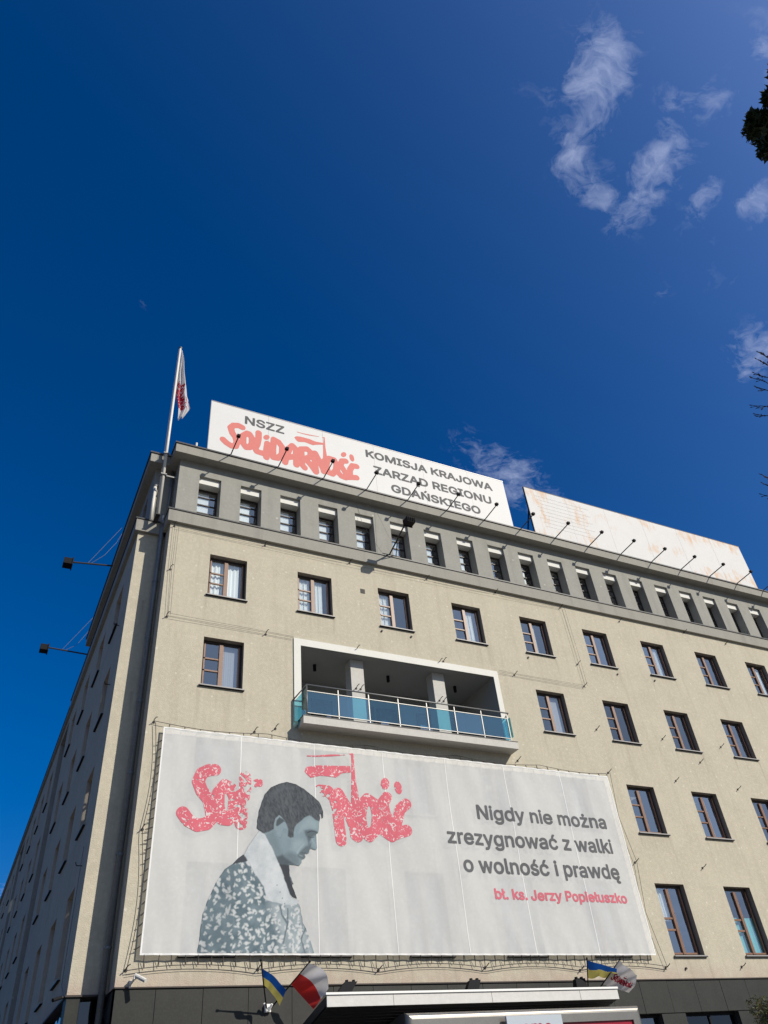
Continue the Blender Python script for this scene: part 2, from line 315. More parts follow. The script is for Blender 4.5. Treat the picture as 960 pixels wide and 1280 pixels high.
# ------------------------------------------------------------------ mesh helpers
class MB:
    def __init__(s): s.v = []; s.f = []; s.mi = []; s.m = 0; s.smooth = False
    def add(s, vs, fs):
        k = len(s.v); s.v += [tuple(map(float, p)) for p in vs]
        for f in fs: s.f.append(tuple(i + k for i in f)); s.mi.append(s.m)
        return s
    def box(s, x0, x1, y0, y1, z0, z1):
        vs = [(x, y, z) for x in (x0, x1) for y in (y0, y1) for z in (z0, z1)]
        return s.add(vs, [(0, 1, 3, 2), (4, 6, 7, 5), (0, 4, 5, 1), (2, 3, 7, 6), (0, 2, 6, 4), (1, 5, 7, 3)])
    def quad(s, a, b, c, d): return s.add([a, b, c, d], [(0, 1, 2, 3)])
    def tube(s, pts, r, n=8, cap=True):
        pts = [Vector(p) for p in pts]; rs = r if isinstance(r, (list, tuple)) else [r] * len(pts)
        rings = []; prev = None
        for i, p in enumerate(pts):
            d = (pts[min(i + 1, len(pts) - 1)] - pts[max(i - 1, 0)])
            d = d.normalized() if d.length > 1e-9 else Vector((0, 0, 1))
            if prev is None:
                a = Vector((0, 0, 1)) if abs(d.z) < .9 else Vector((1, 0, 0)); u = d.cross(a).normalized()
            else:
                u = (prev - d * prev.dot(d)); u = u.normalized() if u.length > 1e-6 else prev
            prev = u; w = d.cross(u)
            rings.append([p + (u * math.cos(2 * math.pi * k / n) + w * math.sin(2 * math.pi * k / n)) * rs[i] for k in range(n)])
        vs = [q for rg in rings for q in rg]; fs = []
        for i in range(len(pts) - 1):
            for k in range(n):
                fs.append((i * n + k, i * n + (k + 1) % n, (i + 1) * n + (k + 1) % n, (i + 1) * n + k))
        if cap: fs += [tuple(range(n))[::-1], tuple(range((len(pts) - 1) * n, len(pts) * n))]
        return s.add(vs, fs)
    def mesh(s, name, mats):
        me = bpy.data.meshes.new(name); me.from_pydata(s.v, [], s.f)
        for m in (mats if isinstance(mats, (list, tuple)) else [mats]): me.materials.append(m)
        me.polygons.foreach_set('material_index', s.mi)
        bm = bmesh.new(); bm.from_mesh(me); bmesh.ops.recalc_face_normals(bm, faces=bm.faces); bm.to_mesh(me); bm.free()
        if s.smooth:
            me.polygons.foreach_set('use_smooth', [True] * len(me.polygons))
        me.update(); return me
    def build(s, name, mats, parent=None, **kw): return link(name, s.mesh(name, mats), parent, **kw)
def link(name, me, parent=None, loc=None, rotz=None):
    o = bpy.data.objects.new(name, me); COL.objects.link(o)
    if parent: o.parent = parent
    if loc: o.location = loc
    if rotz is not None: o.rotation_euler = (0, 0, rotz)
    return o
def tag(o, label=None, cat=None, group=None, kind=None):
    for k, v in (('label', label), ('category', cat), ('group', group), ('kind', kind)):
        if v: o[k] = v
    return o
def thing(name, label, cat, loc=(0, 0, 0), rotz=0, group=None):
    return tag(link(name, None, None, loc, rotz), label, cat, group)
def clone(o, parent=None):
    c = o.copy(); COL.objects.link(c); c.parent = parent
    for ch in list(o.children): clone(ch, c)
    return c

def wall_grid(mb, xs, zs, holes, P3):
    """wall sheet with rectangular holes; P3 maps (x, z) to space"""
    X = sorted(set([xs[0], xs[1]] + [h[0] for h in holes] + [h[1] for h in holes]))
    Z = sorted(set([zs[0], zs[1]] + [h[2] for h in holes] + [h[3] for h in holes]))
    X = [x for x in X if xs[0] <= x <= xs[1]]; Z = [z for z in Z if zs[0] <= z <= zs[1]]
    for i in range(len(X) - 1):
        for j in range(len(Z) - 1):
            cx, cz = (X[i] + X[i + 1]) / 2, (Z[j] + Z[j + 1]) / 2
            if any(h[0] < cx < h[1] and h[2] < cz < h[3] for h in holes): continue
            mb.quad(P3(X[i], Z[j]), P3(X[i + 1], Z[j]), P3(X[i + 1], Z[j + 1]), P3(X[i], Z[j + 1]))
def reveals(mb, holes, P3d, d, top=True):
    """four reveal faces per hole; P3d maps (x, z, depth)"""
    for (a, b, c, e) in holes:
        mb.quad(P3d(a, c, 0), P3d(a, e, 0), P3d(a, e, d), P3d(a, c, d))
        mb.quad(P3d(b, c, 0), P3d(b, e, 0), P3d(b, e, d), P3d(b, c, d))
        mb.quad(P3d(a, e, 0), P3d(b, e, 0), P3d(b, e, d), P3d(a, e, d))
        mb.quad(P3d(a, c, 0), P3d(b, c, 0), P3d(b, c, d), P3d(a, c, d))

def shape_mesh(name, strokes, r, y, res, m, parent, erode=None, rz=None):
    """union of round brush strokes ('s') and polygons ('p') in the xz plane -> one sheet by marching squares"""
    pts = np.array([p for k, ps in strokes for p in ps]); x0, z0 = pts.min(0) - r * 1.6; x1, z1 = pts.max(0) + r * 1.6
    gx = np.arange(x0, x1, res); gz = np.arange(z0, z1, res); GX, GZ = np.meshgrid(gx, gz, indexing='ij')
    D = np.full(GX.shape, 9.0); rz = rz or r
    ky = r / rz
    for k, ps in strokes:
        n = len(ps)
        if k == 's':
            for i in range(n - 1):
                ax, az = ps[i]; bx, bz = ps[i + 1]; az *= ky; bz *= ky
                dx, dz = bx - ax, bz - az; L = dx * dx + dz * dz + 1e-12
                t = np.clip(((GX - ax) * dx + (GZ * ky - az) * dz) / L, 0, 1)
                D = np.minimum(D, np.hypot(GX - ax - t * dx, GZ * ky - az - t * dz) - r)
        else:
            ins = np.zeros(GX.shape, bool); dd = np.full(GX.shape, 9.0)
            for i in range(n):
                ax, az = ps[i]; bx, bz = ps[(i + 1) % n]
                dx, dz = bx - ax, bz - az; L = dx * dx + dz * dz + 1e-12
                t = np.clip(((GX - ax) * dx + (GZ - az) * dz) / L, 0, 1)
                dd = np.minimum(dd, np.hypot(GX - ax - t * dx, GZ - az - t * dz))
                c = ((az > GZ) != (bz > GZ)); xx = ax + (GZ - az) * dx / (dz if abs(dz) > 1e-9 else 1e-9)
                ins ^= c & (GX < xx)
            D = np.minimum(D, np.where(ins, -dd, dd))
    if erode is not None: D = erode(D, GX, GZ)
    return marching(name, D, gx, gz, y, m, parent)

def marching(name, D, gx, gz, y, m, parent):
    vs = []; fs = []; vid = {}
    def V_(key, x, z):
        if key not in vid: vid[key] = len(vs); vs.append((x, y, z))
        return vid[key]
    nx, nz = D.shape
    act = (np.minimum.reduce([D[:-1, :-1], D[1:, :-1], D[1:, 1:], D[:-1, 1:]]) < 0)
    for i, j in zip(*np.nonzero(act)):
        c = [(i, j), (i + 1, j), (i + 1, j + 1), (i, j + 1)]; poly = []
        for k in range(4):
            a, b = c[k], c[(k + 1) % 4]; da, db = D[a], D[b]
            if da < 0: poly.append(V_(a, gx[a[0]], gz[a[1]]))
            if (da < 0) != (db < 0):
                t = da / (da - db); key = (min(a, b), max(a, b))
                poly.append(V_(key, gx[a[0]] + (gx[b[0]] - gx[a[0]]) * t, gz[a[1]] + (gz[b[1]] - gz[a[1]]) * t))
        if len(poly) >= 3: fs.append(tuple(poly))
    me = bpy.data.meshes.new(name); me.from_pydata(vs, [], fs)
    if m: me.materials.append(m)
    me.update()
    return link(name, me, parent)

def poly_sd(ps, GX, GZ):
    ins = np.zeros(GX.shape, bool); dd = np.full(GX.shape, 9.0); n = len(ps)
    for i in range(n):
        ax, az = ps[i]; bx, bz = ps[(i + 1) % n]; dx, dz = bx - ax, bz - az; L = dx * dx + dz * dz + 1e-12
        t = np.clip(((GX - ax) * dx + (GZ - az) * dz) / L, 0, 1)
        dd = np.minimum(dd, np.hypot(GX - ax - t * dx, GZ - az - t * dz))
        c = ((az > GZ) != (bz > GZ)); xx = ax + (GZ - az) * dx / (dz if abs(dz) > 1e-9 else 1e-9); ins ^= c & (GX < xx)
    return np.where(ins, -dd, dd)
def vnoise(x, z, s, seed):
    r_ = np.random.RandomState(seed); T = r_.rand(64, 64); X_, Z_ = x * s, z * s
    i, j = np.floor(X_).astype(int), np.floor(Z_).astype(int); u, v = X_ - i, Z_ - j; u = u * u * (3 - 2 * u); v = v * v * (3 - 2 * v)
    g = lambda a, b: T[a % 64, b % 64]
    return (g(i, j) * (1 - u) + g(i + 1, j) * u) * (1 - v) + (g(i, j + 1) * (1 - u) + g(i + 1, j + 1) * u) * v
def fnoise(x, z, s, seed): return (vnoise(x, z, s, seed) + .5 * vnoise(x, z, s * 2.1, seed + 1) + .25 * vnoise(x, z, s * 4.3, seed + 2)) / 1.75
def poly_sheet(name, pts, y, m, parent):
    bm = bmesh.new(); vs = [bm.verts.new((x, y, z)) for x, z in pts]; f = bm.faces.new(vs)
    bmesh.ops.triangulate(bm, faces=[f], ngon_method='EAR_CLIP')
    me = bpy.data.meshes.new(name); bm.to_mesh(me); bm.free(); me.materials.append(m)
    return link(name, me, parent)

_FONT = None
def font():
    """the sans face bundled with Blender, else its built-in one"""
    global _FONT
    if _FONT is None:
        _FONT = False
        try:
            import os
            _FONT = bpy.data.fonts.load(os.path.join(bpy.utils.system_resource('DATAFILES'), 'fonts', 'Inter.woff2'))
        except Exception:
            _FONT = False
    return _FONT
def glyph_loops(s):
    cu = bpy.data.curves.new('t', 'FONT'); cu.body = s; cu.size = 1; cu.resolution_u = 3; cu.fill_mode = 'NONE'
    if font(): cu.font = font()
    o = bpy.data.objects.new('t', cu); COL.objects.link(o); bpy.context.view_layer.update()
    me = bpy.data.meshes.new_from_object(o); bpy.data.objects.remove(o); bpy.data.curves.remove(cu)
    co = np.array([v.co[:2] for v in me.vertices]); ed = [tuple(e.vertices) for e in me.edges]; bpy.data.meshes.remove(me)
    # contours are contiguous vertex runs
    adj = {}
    for p, q in ed: adj.setdefault(p, []).append(q); adj.setdefault(q, []).append(p)
    seen = set(); loops = []
    for v0 in range(len(co)):
        if v0 in seen or v0 not in adj: continue
        run = [v0]; seen.add(v0); cur = v0
        while True:
            nxt = [w for w in adj[cur] if w not in seen]
            if not nxt: break
            w = min(nxt, key=lambda t: abs(t - cur)); run.append(w); seen.add(w); cur = w
        loops.append(co[run])
    return loops
def text_fit(name, s, x0, x1, z0, cap, y, m, parent, bold=.02):
    """a printed line fitted between x0 and x1, baseline z0, capitals 'cap' high; bold = extra stroke half-width in metres"""
    loops = glyph_loops(s); H = np.concatenate(glyph_loops('H')); lo, hh = H[:, 1].min(), H[:, 1].max()
    A = np.concatenate(loops); a, b = A[:, 0].min(), A[:, 0].max(); sx = (x1 - x0 - 2 * bold) / (b - a); sz = (cap - 2 * bold) / (hh - lo)
    L = [np.stack([x0 + bold + (l[:, 0] - a) * sx, z0 + bold + (l[:, 1] - lo) * sz], 1) for l in loops]
    res = cap / 26; P_ = np.concatenate(L); mn = P_.min(0) - bold - 2 * res; mx = P_.max(0) + bold + 2 * res
    gx = np.arange(mn[0], mx[0], res); gz = np.arange(mn[1], mx[1], res); GX, GZ = np.meshgrid(gx, gz, indexing='ij')
    wnd = np.zeros(GX.shape, int); dd = np.full(GX.shape, 9.0)
    for l in L:
        i0 = max(0, np.searchsorted(gx, l[:, 0].min() - .12)); i1 = np.searchsorted(gx, l[:, 0].max() + .12)
        X_, Z_ = GX[i0:i1], GZ[i0:i1]
        for (ax, az), (bx, bz) in zip(l, np.roll(l, -1, 0)):
            dx, dz = bx - ax, bz - az; q = dx * dx + dz * dz
            if q < 1e-14: continue
            t = np.clip(((X_ - ax) * dx + (Z_ - az) * dz) / q, 0, 1)
            dd[i0:i1] = np.minimum(dd[i0:i1], np.hypot(X_ - ax - t * dx, Z_ - az - t * dz))
            if abs(dz) > 1e-12:
                xx = ax + (Z_ - az) * dx / dz
                c = ((az > Z_) != (bz > Z_)) & (X_ < xx); wnd[i0:i1] += np.where(c, 1 if dz > 0 else -1, 0)
    return marching(name, np.where(wnd != 0, -dd, dd) - bold, gx, gz, y, m, parent)

def cloth(name, fn, nu, nv, mats, mfn, parent):
    mb = MB(); vs = [fn(i / nu, j / nv) for i in range(nu + 1) for j in range(nv + 1)]
    mb.v = [tuple(v) for v in vs]
    for i in range(nu):
        for j in range(nv):
            k = i * (nv + 1) + j; mb.f.append((k, k + nv + 1, k + nv + 2, k + 1)); mb.mi.append(mfn((i + .5) / nu, (j + .5) / nv))
    mb.smooth = True
    return mb.build(name, mats, parent)
def lerp(a, b, t): return Vector(a) * (1 - t) + Vector(b) * t

# traced outlines in metres on the wall, board and banner planes
LOGO=[('s', [(5.65, 23.45), (5.5, 23.5), (5.31, 23.44), (5.2, 23.27), (5.28, 23.0), (5.41, 22.82), (5.47, 22.58), (5.43, 22.36), (5.26, 22.32), (5.08, 22.41), (4.94, 22.54)]), ('s', [(5.86, 23.21), (5.7, 23.02), (5.71, 22.62), (5.83, 22.44), (5.96, 22.48), (6.06, 22.7), (6.05, 23.01), (5.94, 23.2), (5.86, 23.21)]), ('s', [(6.31, 23.39), (6.31, 23.1), (6.27, 22.77), (6.19, 22.52), (6.26, 22.37), (6.46, 22.35), (6.59, 22.39)]), ('p', [(6.76, 23.31), (6.74, 23.25), (6.71, 23.19), (6.66, 23.14), (6.6, 23.12), (6.55, 23.13), (6.51, 23.16), (6.5, 23.22), (6.51, 23.28), (6.55, 23.34), (6.6, 23.39), (6.65, 23.41), (6.71, 23.4), (6.74, 23.37)]), ('s', [(6.67, 22.94), (6.64, 22.59), (6.64, 22.19)]), ('s', [(6.93, 23.26), (6.9, 22.77), (6.91, 22.28)]), ('s', [(6.93, 23.26), (7.12, 23.19), (7.28, 22.95), (7.26, 22.54), (7.09, 22.3), (6.91, 22.28)]), ('s', [(7.39, 22.18), (7.44, 22.51), (7.58, 23.01), (7.7, 23.19), (7.84, 23.05), (7.85, 22.65), (7.85, 22.2)]), ('s', [(7.51, 22.49), (7.78, 22.62)]), ('s', [(8.06, 23.13), (8.08, 22.68), (8.09, 22.28), (8.19, 22.16)]), ('s', [(8.06, 23.13), (8.31, 23.22), (8.47, 23.09), (8.44, 22.83), (8.2, 22.63), (8.33, 22.54), (8.5, 22.33), (8.65, 22.09)]), ('s', [(8.61, 23.09), (8.62, 22.64), (8.67, 22.12)]), ('s', [(8.66, 23.11), (8.83, 22.71), (9.01, 22.23)]), ('s', [(9.06, 22.84), (8.99, 22.22)]), ('p', [(8.99, 24.14), (9.1, 24.17), (9.11, 23.6), (9.16, 23.1), (9.15, 22.73), (8.97, 22.67), (9.02, 23.71), (9.05, 24.11), (8.99, 24.11)]), ('p', [(7.88, 24.05), (8.15, 24.05), (8.86, 24.12), (8.86, 24.1), (8.4, 24.02), (8.22, 24.01), (7.88, 24.02)]), ('p', [(7.78, 23.69), (7.86, 23.77), (8.04, 23.82), (8.22, 23.82), (8.43, 23.82), (8.68, 23.77), (9.03, 23.81), (9.02, 23.71), (8.82, 23.64), (8.68, 23.58), (8.57, 23.52), (8.39, 23.55), (8.21, 23.57), (7.96, 23.49), (7.86, 23.55)]), ('s', [(9.27, 23.03), (9.47, 23.02), (9.56, 22.77), (9.51, 22.44), (9.36, 22.21), (9.18, 22.24), (9.11, 22.58), (9.17, 22.87), (9.27, 23.03)]), ('s', [(9.98, 23.12), (9.82, 23.07), (9.73, 22.83), (9.86, 22.6), (9.98, 22.36), (9.91, 22.19), (9.74, 22.22), (9.6, 22.38), (9.57, 22.6)]), ('p', [(10.03, 23.5), (10.01, 23.43), (9.97, 23.37), (9.92, 23.33), (9.87, 23.31), (9.82, 23.32), (9.79, 23.36), (9.78, 23.41), (9.79, 23.48), (9.83, 23.54), (9.88, 23.59), (9.94, 23.61), (9.99, 23.6), (10.02, 23.56)]), ('s', [(10.45, 22.98), (10.27, 22.96), (10.14, 22.69), (10.13, 22.44), (10.17, 22.29), (10.41, 22.35)]), ('s', [(9.91, 22.21), (10.17, 22.29)]), ('p', [(10.36, 23.48), (10.37, 23.39), (10.37, 23.3), (10.34, 23.24), (10.3, 23.2), (10.25, 23.21), (10.2, 23.25), (10.17, 23.32), (10.16, 23.4), (10.16, 23.49), (10.19, 23.56), (10.23, 23.59), (10.28, 23.59), (10.33, 23.55)])]
BANNER_LOGO=[('s', [(5.26, 9.78), (5.11, 9.77), (4.92, 9.67), (4.84, 9.44), (4.95, 9.2), (5.14, 9.0), (5.22, 8.75), (5.27, 8.55), (5.13, 8.38), (4.89, 8.32), (4.65, 8.43), (4.5, 8.61)]), ('s', [(5.55, 9.4), (5.39, 9.19), (5.41, 8.81), (5.53, 8.53), (5.68, 8.52), (5.82, 8.71), (5.84, 9.1), (5.71, 9.34), (5.55, 9.4)]), ('s', [(6.1, 9.66), (6.11, 9.33), (6.03, 8.9), (6.03, 8.44)]), ('p', [(6.6, 9.54), (6.59, 9.48), (6.55, 9.43), (6.49, 9.4), (6.43, 9.4), (6.37, 9.42), (6.33, 9.46), (6.31, 9.52), (6.32, 9.58), (6.36, 9.63), (6.42, 9.66), (6.49, 9.66), (6.54, 9.64), (6.59, 9.6)]), ('p', [(7.89, 10.46), (8.17, 10.48), (8.59, 10.55), (9.1, 10.6), (9.1, 10.58), (8.59, 10.49), (8.17, 10.44), (7.89, 10.43)]), ('p', [(7.82, 9.97), (7.87, 10.12), (8.17, 10.19), (8.58, 10.22), (9.23, 10.27), (9.25, 10.08), (8.98, 10.04), (8.77, 9.89), (8.48, 9.9), (8.28, 9.9), (8.0, 9.82)]), ('p', [(9.21, 10.65), (9.36, 10.67), (9.38, 9.91), (9.46, 9.34), (9.56, 9.2), (9.38, 9.0), (9.2, 9.03), (9.28, 10.34), (9.28, 10.62), (9.21, 10.62)]), ('s', [(8.27, 9.49), (8.51, 9.48), (8.68, 9.32), (8.77, 9.03), (8.81, 8.6), (8.85, 8.18)]), ('s', [(8.83, 9.45), (9.02, 9.16), (9.2, 8.73), (9.35, 8.31)]), ('s', [(9.35, 9.15), (9.29, 8.35)]), ('s', [(9.72, 9.36), (9.56, 9.2), (9.47, 8.86), (9.51, 8.5), (9.7, 8.33), (9.92, 8.53), (9.99, 8.9), (9.94, 9.23), (9.72, 9.36)]), ('s', [(10.34, 9.45), (10.2, 9.29), (10.25, 8.99), (10.39, 8.7), (10.4, 8.37), (10.17, 8.5), (10.01, 8.68)]), ('p', [(10.46, 9.85), (10.43, 9.77), (10.39, 9.71), (10.33, 9.67), (10.26, 9.67), (10.21, 9.69), (10.17, 9.75), (10.17, 9.82), (10.19, 9.9), (10.23, 9.97), (10.29, 10.01), (10.36, 10.01), (10.41, 9.98), (10.45, 9.92)]), ('p', [(10.86, 9.81), (10.87, 9.72), (10.85, 9.65), (10.81, 9.59), (10.76, 9.57), (10.7, 9.59), (10.65, 9.65), (10.62, 9.72), (10.61, 9.8), (10.63, 9.88), (10.67, 9.93), (10.72, 9.95), (10.78, 9.94), (10.83, 9.88)]), ('s', [(10.95, 9.3), (10.74, 9.14), (10.64, 8.87), (10.53, 8.6), (10.4, 8.37)]), ('s', [(10.45, 8.41), (10.89, 8.55)])]
PORTRAIT={'skin': [(6.624, 8.228), (6.908, 8.57), (7.005, 8.714), (7.426, 8.742), (7.93, 8.8), (8.221, 8.679), (8.187, 8.422), (8.164, 8.318), (8.094, 8.257), (8.115, 8.1), (8.127, 7.933), (8.083, 7.87), (7.96, 7.902), (7.902, 7.877), (7.888, 7.788), (7.821, 7.756), (7.755, 7.76), (7.79, 7.685), (7.757, 7.636), (7.689, 7.622), (7.678, 7.539), (7.604, 7.456), (7.489, 7.473), (7.34, 7.482), (7.344, 7.28), (7.407, 7.115), (7.461, 7.013), (7.249, 7.006), (7.037, 7.437), (6.892, 7.729), (6.771, 7.983)], 'hair': [(6.443, 8.339), (6.462, 8.541), (6.493, 8.77), (6.561, 9.005), (6.655, 9.246), (6.825, 9.438), (7.05, 9.553), (7.278, 9.634), (7.534, 9.595), (7.688, 9.534), (7.892, 9.405), (8.096, 9.264), (8.21, 9.176), (8.297, 9.039), (8.336, 8.899), (8.325, 8.728), (8.281, 8.707), (8.26, 8.858), (8.224, 8.797), (8.24, 8.716), (8.211, 8.627), (8.156, 8.64), (8.08, 8.67), (8.005, 8.735), (7.93, 8.772), (7.776, 8.696), (7.674, 8.597), (7.561, 8.51), (7.485, 8.402), (7.459, 8.288), (7.461, 8.165), (7.373, 8.144), (7.299, 8.189), (7.312, 8.369), (7.276, 8.48), (7.214, 8.579), (7.128, 8.676), (7.054, 8.706), (6.957, 8.596), (6.926, 8.458), (6.91, 8.345), (6.791, 8.271), (6.648, 8.218), (6.504, 8.298)], 'ear': [(7.054, 8.712), (6.957, 8.619), (6.914, 8.48), (6.918, 8.345), (6.983, 8.305), (7.057, 8.153), (7.11, 8.145), (7.141, 8.269), (7.178, 8.384), (7.275, 8.367), (7.251, 8.502), (7.177, 8.611), (7.116, 8.675)], 'ear_shadow': [(7.067, 8.661), (6.994, 8.576), (6.97, 8.439), (7.007, 8.418), (7.08, 8.468), (7.177, 8.542), (7.227, 8.545), (7.177, 8.611)], 'eye_shadow': [(7.783, 8.364), (7.921, 8.388), (8.072, 8.374), (8.159, 8.324), (8.089, 8.257), (8.005, 8.207), (7.914, 8.067), (7.875, 7.998), (7.865, 8.109), (7.805, 8.24)], 'mouth_shadow': [(7.552, 7.696), (7.626, 7.797), (7.713, 7.879), (7.813, 7.961), (7.887, 7.976), (7.91, 7.888), (7.888, 7.799), (7.821, 7.763), (7.755, 7.76), (7.79, 7.685), (7.757, 7.636), (7.689, 7.622), (7.624, 7.656)], 'cheek_line': [(7.528, 7.76), (7.59, 7.872), (7.714, 7.989), (7.765, 8.036), (7.744, 7.98), (7.639, 7.875), (7.569, 7.751)], 'jaw_shadow': [(6.904, 7.762), (7.011, 7.671), (7.154, 7.72), (7.298, 7.619), (7.513, 7.478), (7.34, 7.482), (7.344, 7.28), (7.407, 7.115), (7.461, 7.013), (7.249, 7.006), (7.037, 7.437)], 'temple_shadow': [(7.044, 8.197), (7.093, 8.266), (7.129, 8.224), (7.117, 8.156), (7.081, 8.132)], 'neck_tone': [(6.672, 8.193), (6.899, 8.311), (6.996, 8.15), (7.058, 7.955), (7.166, 7.732), (7.011, 7.681), (6.892, 7.74), (6.771, 7.983)], 'cheek_tone': [(7.178, 7.7), (7.347, 7.795), (7.516, 7.748), (7.624, 7.634), (7.609, 7.482), (7.489, 7.488), (7.31, 7.609)], 'nose_shadow': [(7.889, 8.065), (7.948, 7.946), (8.083, 7.879), (7.96, 7.904), (7.902, 7.877), (7.887, 7.954), (7.863, 7.997)], 'forehead_light': [(7.673, 8.494), (7.801, 8.652), (7.928, 8.718), (8.116, 8.591), (8.132, 8.442), (8.022, 8.412), (7.897, 8.423), (7.771, 8.386), (7.62, 8.297)], 'cheek_light': [(7.421, 8.018), (7.568, 8.115), (7.729, 8.112), (7.765, 8.036), (7.64, 7.93), (7.529, 7.825), (7.395, 7.841)], 'hair_light': [(6.803, 9.258), (7.001, 9.429), (7.253, 9.522), (7.431, 9.489), (7.252, 9.426), (7.051, 9.302), (6.903, 9.148), (6.781, 9.021)], 'coat': [(5.834, 7.431), (5.653, 7.309), (5.465, 7.002), (5.286, 6.631), (5.172, 6.273), (5.138, 5.925), (5.097, 5.435), (7.991, 5.436), (7.864, 5.811), (7.698, 6.135), (7.626, 6.503), (7.54, 6.633), (7.359, 6.684), (7.101, 6.566), (6.761, 6.632), (6.671, 6.929), (6.409, 7.263), (6.231, 7.526)], 'coat_front': [(6.761, 6.624), (7.101, 6.566), (7.359, 6.684), (7.54, 6.633), (7.626, 6.503), (7.698, 6.135), (7.864, 5.811), (7.991, 5.436), (7.105, 5.435), (7.061, 5.875), (6.934, 6.232)], 'collar': [(6.515, 8.282), (6.671, 8.188), (6.874, 7.874), (7.098, 7.446), (7.229, 7.1), (7.38, 6.723), (7.584, 6.622), (7.531, 6.531), (7.315, 6.534), (7.101, 6.558), (6.761, 6.624), (6.671, 6.929), (6.409, 7.263), (6.231, 7.526), (6.141, 7.679), (6.262, 7.923)], 'shirt': [(6.92, 7.676), (7.097, 7.485), (7.327, 7.455), (7.361, 7.143), (7.541, 6.67), (7.424, 6.724), (7.316, 6.835), (7.208, 7.138), (7.08, 7.445)], 'nape': [(6.132, 7.686), (6.252, 7.535), (5.835, 7.424), (5.975, 7.573)], 'fold': [(7.084, 6.528), (7.123, 6.308), (7.271, 6.093), (7.166, 5.665), (7.195, 5.658), (7.313, 6.093), (7.323, 6.459), (7.289, 6.459), (7.279, 6.165), (7.165, 6.309), (7.118, 6.529)], 'fold2': [(7.657, 6.281), (7.739, 5.99), (7.628, 5.773), (7.729, 5.456), (7.758, 5.456), (7.667, 5.774), (7.773, 5.99), (7.692, 6.282)]}
HOOKS=[(3.49, 17.77), (3.52, 16.05), (3.57, 14.33), (6.57, 17.76), (9.72, 17.78), (12.85, 17.79), (15.89, 17.84), (18.97, 17.77), (19.07, 15.24), (19.1, 14.32), (21.99, 17.71), (25.65, 17.85), (28.07, 17.72), (16.77, 15.15), (20.97, 15.11), (22.87, 15.12), (19.13, 12.62), (22.25, 12.61), (23.81, 11.86), (22.23, 11.02), (19.22, 8.09), (25.3, 10.96), (22.14, 8.04), (25.25, 12.62), (6.65, 14.29), (9.77, 14.29), (13.05, 14.38), (12.88, 14.32), (15.97, 14.31), (3.55, 10.99), (3.57, 8.18), (3.56, 5.15), (6.37, 11.04), (19.12, 11.03), (6.6, 5.15), (9.76, 5.11), (12.93, 5.15), (16.08, 5.07), (19.28, 5.11), (20.07, 5.09), (22.43, 5.12), (10.76, 15.17), (11.89, 15.15), (16.77, 15.15), (10.15, 16.67), (6.99, 11.21), (15.36, 11.09), (12.18, 11.32)]

# ================================================================== setting
g = MB(); g.quad((-1500, -1500, 0), (1500, -1500, 0), (1500, 1500, 0), (-1500, 1500, 0)); tag(g.build('ground', M['ground']), kind='structure')
g = MB(); g.box(-60, 90, -36, -26, -.1, .004); tag(g.build('road', M['asphalt']), kind='structure')
g = MB(); g.box(-60, 90, -26, -.02, -.1, .13); tag(g.build('pavement', M['ground']), kind='structure')
g = MB(); g.box(-60, 90, -26.14, -26.002, -.1, .145); tag(g.build('kerb', M['concrete']), kind='structure')
g = MB()
for x in range(-58, 88, 6): g.box(x, x + 3, -31.06, -30.94, .0, .008)
tag(g.build('road_marking', M['white_paint']), kind='structure')

# ================================================================== main building
BLD = thing('office_building', 'beige rendered office block with grey top storey, loggia balcony and dark granite ground floor', 'building', (0, 0, 0))
XR = 42.0; XC = 3.36; YW = .85; XW = 2.50; YE = 60.0
ROWS = [(15.40, 16.95), (12.30, 13.87), (9.08, 10.69), (5.45, 7.49)]
colx = [4.73 + 3.013 * k for k in range(12)]; OW = 1.24
LOG = (7.80, 15.02, 11.50, 14.08)
front_holes = []
for ri, (a, b) in enumerate(ROWS):
    for k, x in enumerate(colx):
        if ri == 1 and k in (1, 2, 3): continue
        front_holes.append((x, x + OW, a, b, ri, k))
hs_ = [h[:4] for h in front_holes] + [LOG]
mb = MB(); wall_grid(mb, (XC, XR), (4.83, 17.92), hs_, lambda x, z: (x, 0, z))
mb.build('wall', M['stucco'], BLD); mb = MB(); mb.quad((XC, 0, 4.83), (XC, YW, 4.83), (XC, YW, 17.92), (XC, 0, 17.92))
mb.quad((XC, 0, 4.83), (XR, 0, 4.83), (XR, .2, 4.83), (XC, .2, 4.83))
mb.build('return_wall', M['stucco'], BLD); mb = MB(); mb.quad((XR, 0, 0), (XR, 14, 0), (XR, 14, 21), (XR, 0, 21))
mb.build('side_wall', M['stucco'], BLD); mb = MB(); mb.quad((XW, YE, 0), (XR, YE, 0), (XR, YE, 18), (XW, YE, 18))
mb.build('rear_wall', M['stucco'], BLD)
# inner floors and back wall seen through the glass
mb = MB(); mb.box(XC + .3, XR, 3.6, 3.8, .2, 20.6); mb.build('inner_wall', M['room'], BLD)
mb = MB()
for z in (4.55, 8.1, 11.0, 14.25, 17.35): mb.box(XC + .25, XR - .1, .32 if z != 11.0 else 2.3, 3.6, z, z + .25)
mb.build('floor_slab', M['soffit'], BLD)
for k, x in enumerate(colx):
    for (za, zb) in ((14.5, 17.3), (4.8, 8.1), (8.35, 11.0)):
        if k: mb = MB(); mb.box(x - .95, x - .8, .5, 3.6, za, zb); mb.build('partition_wall', M['room'], BLD)

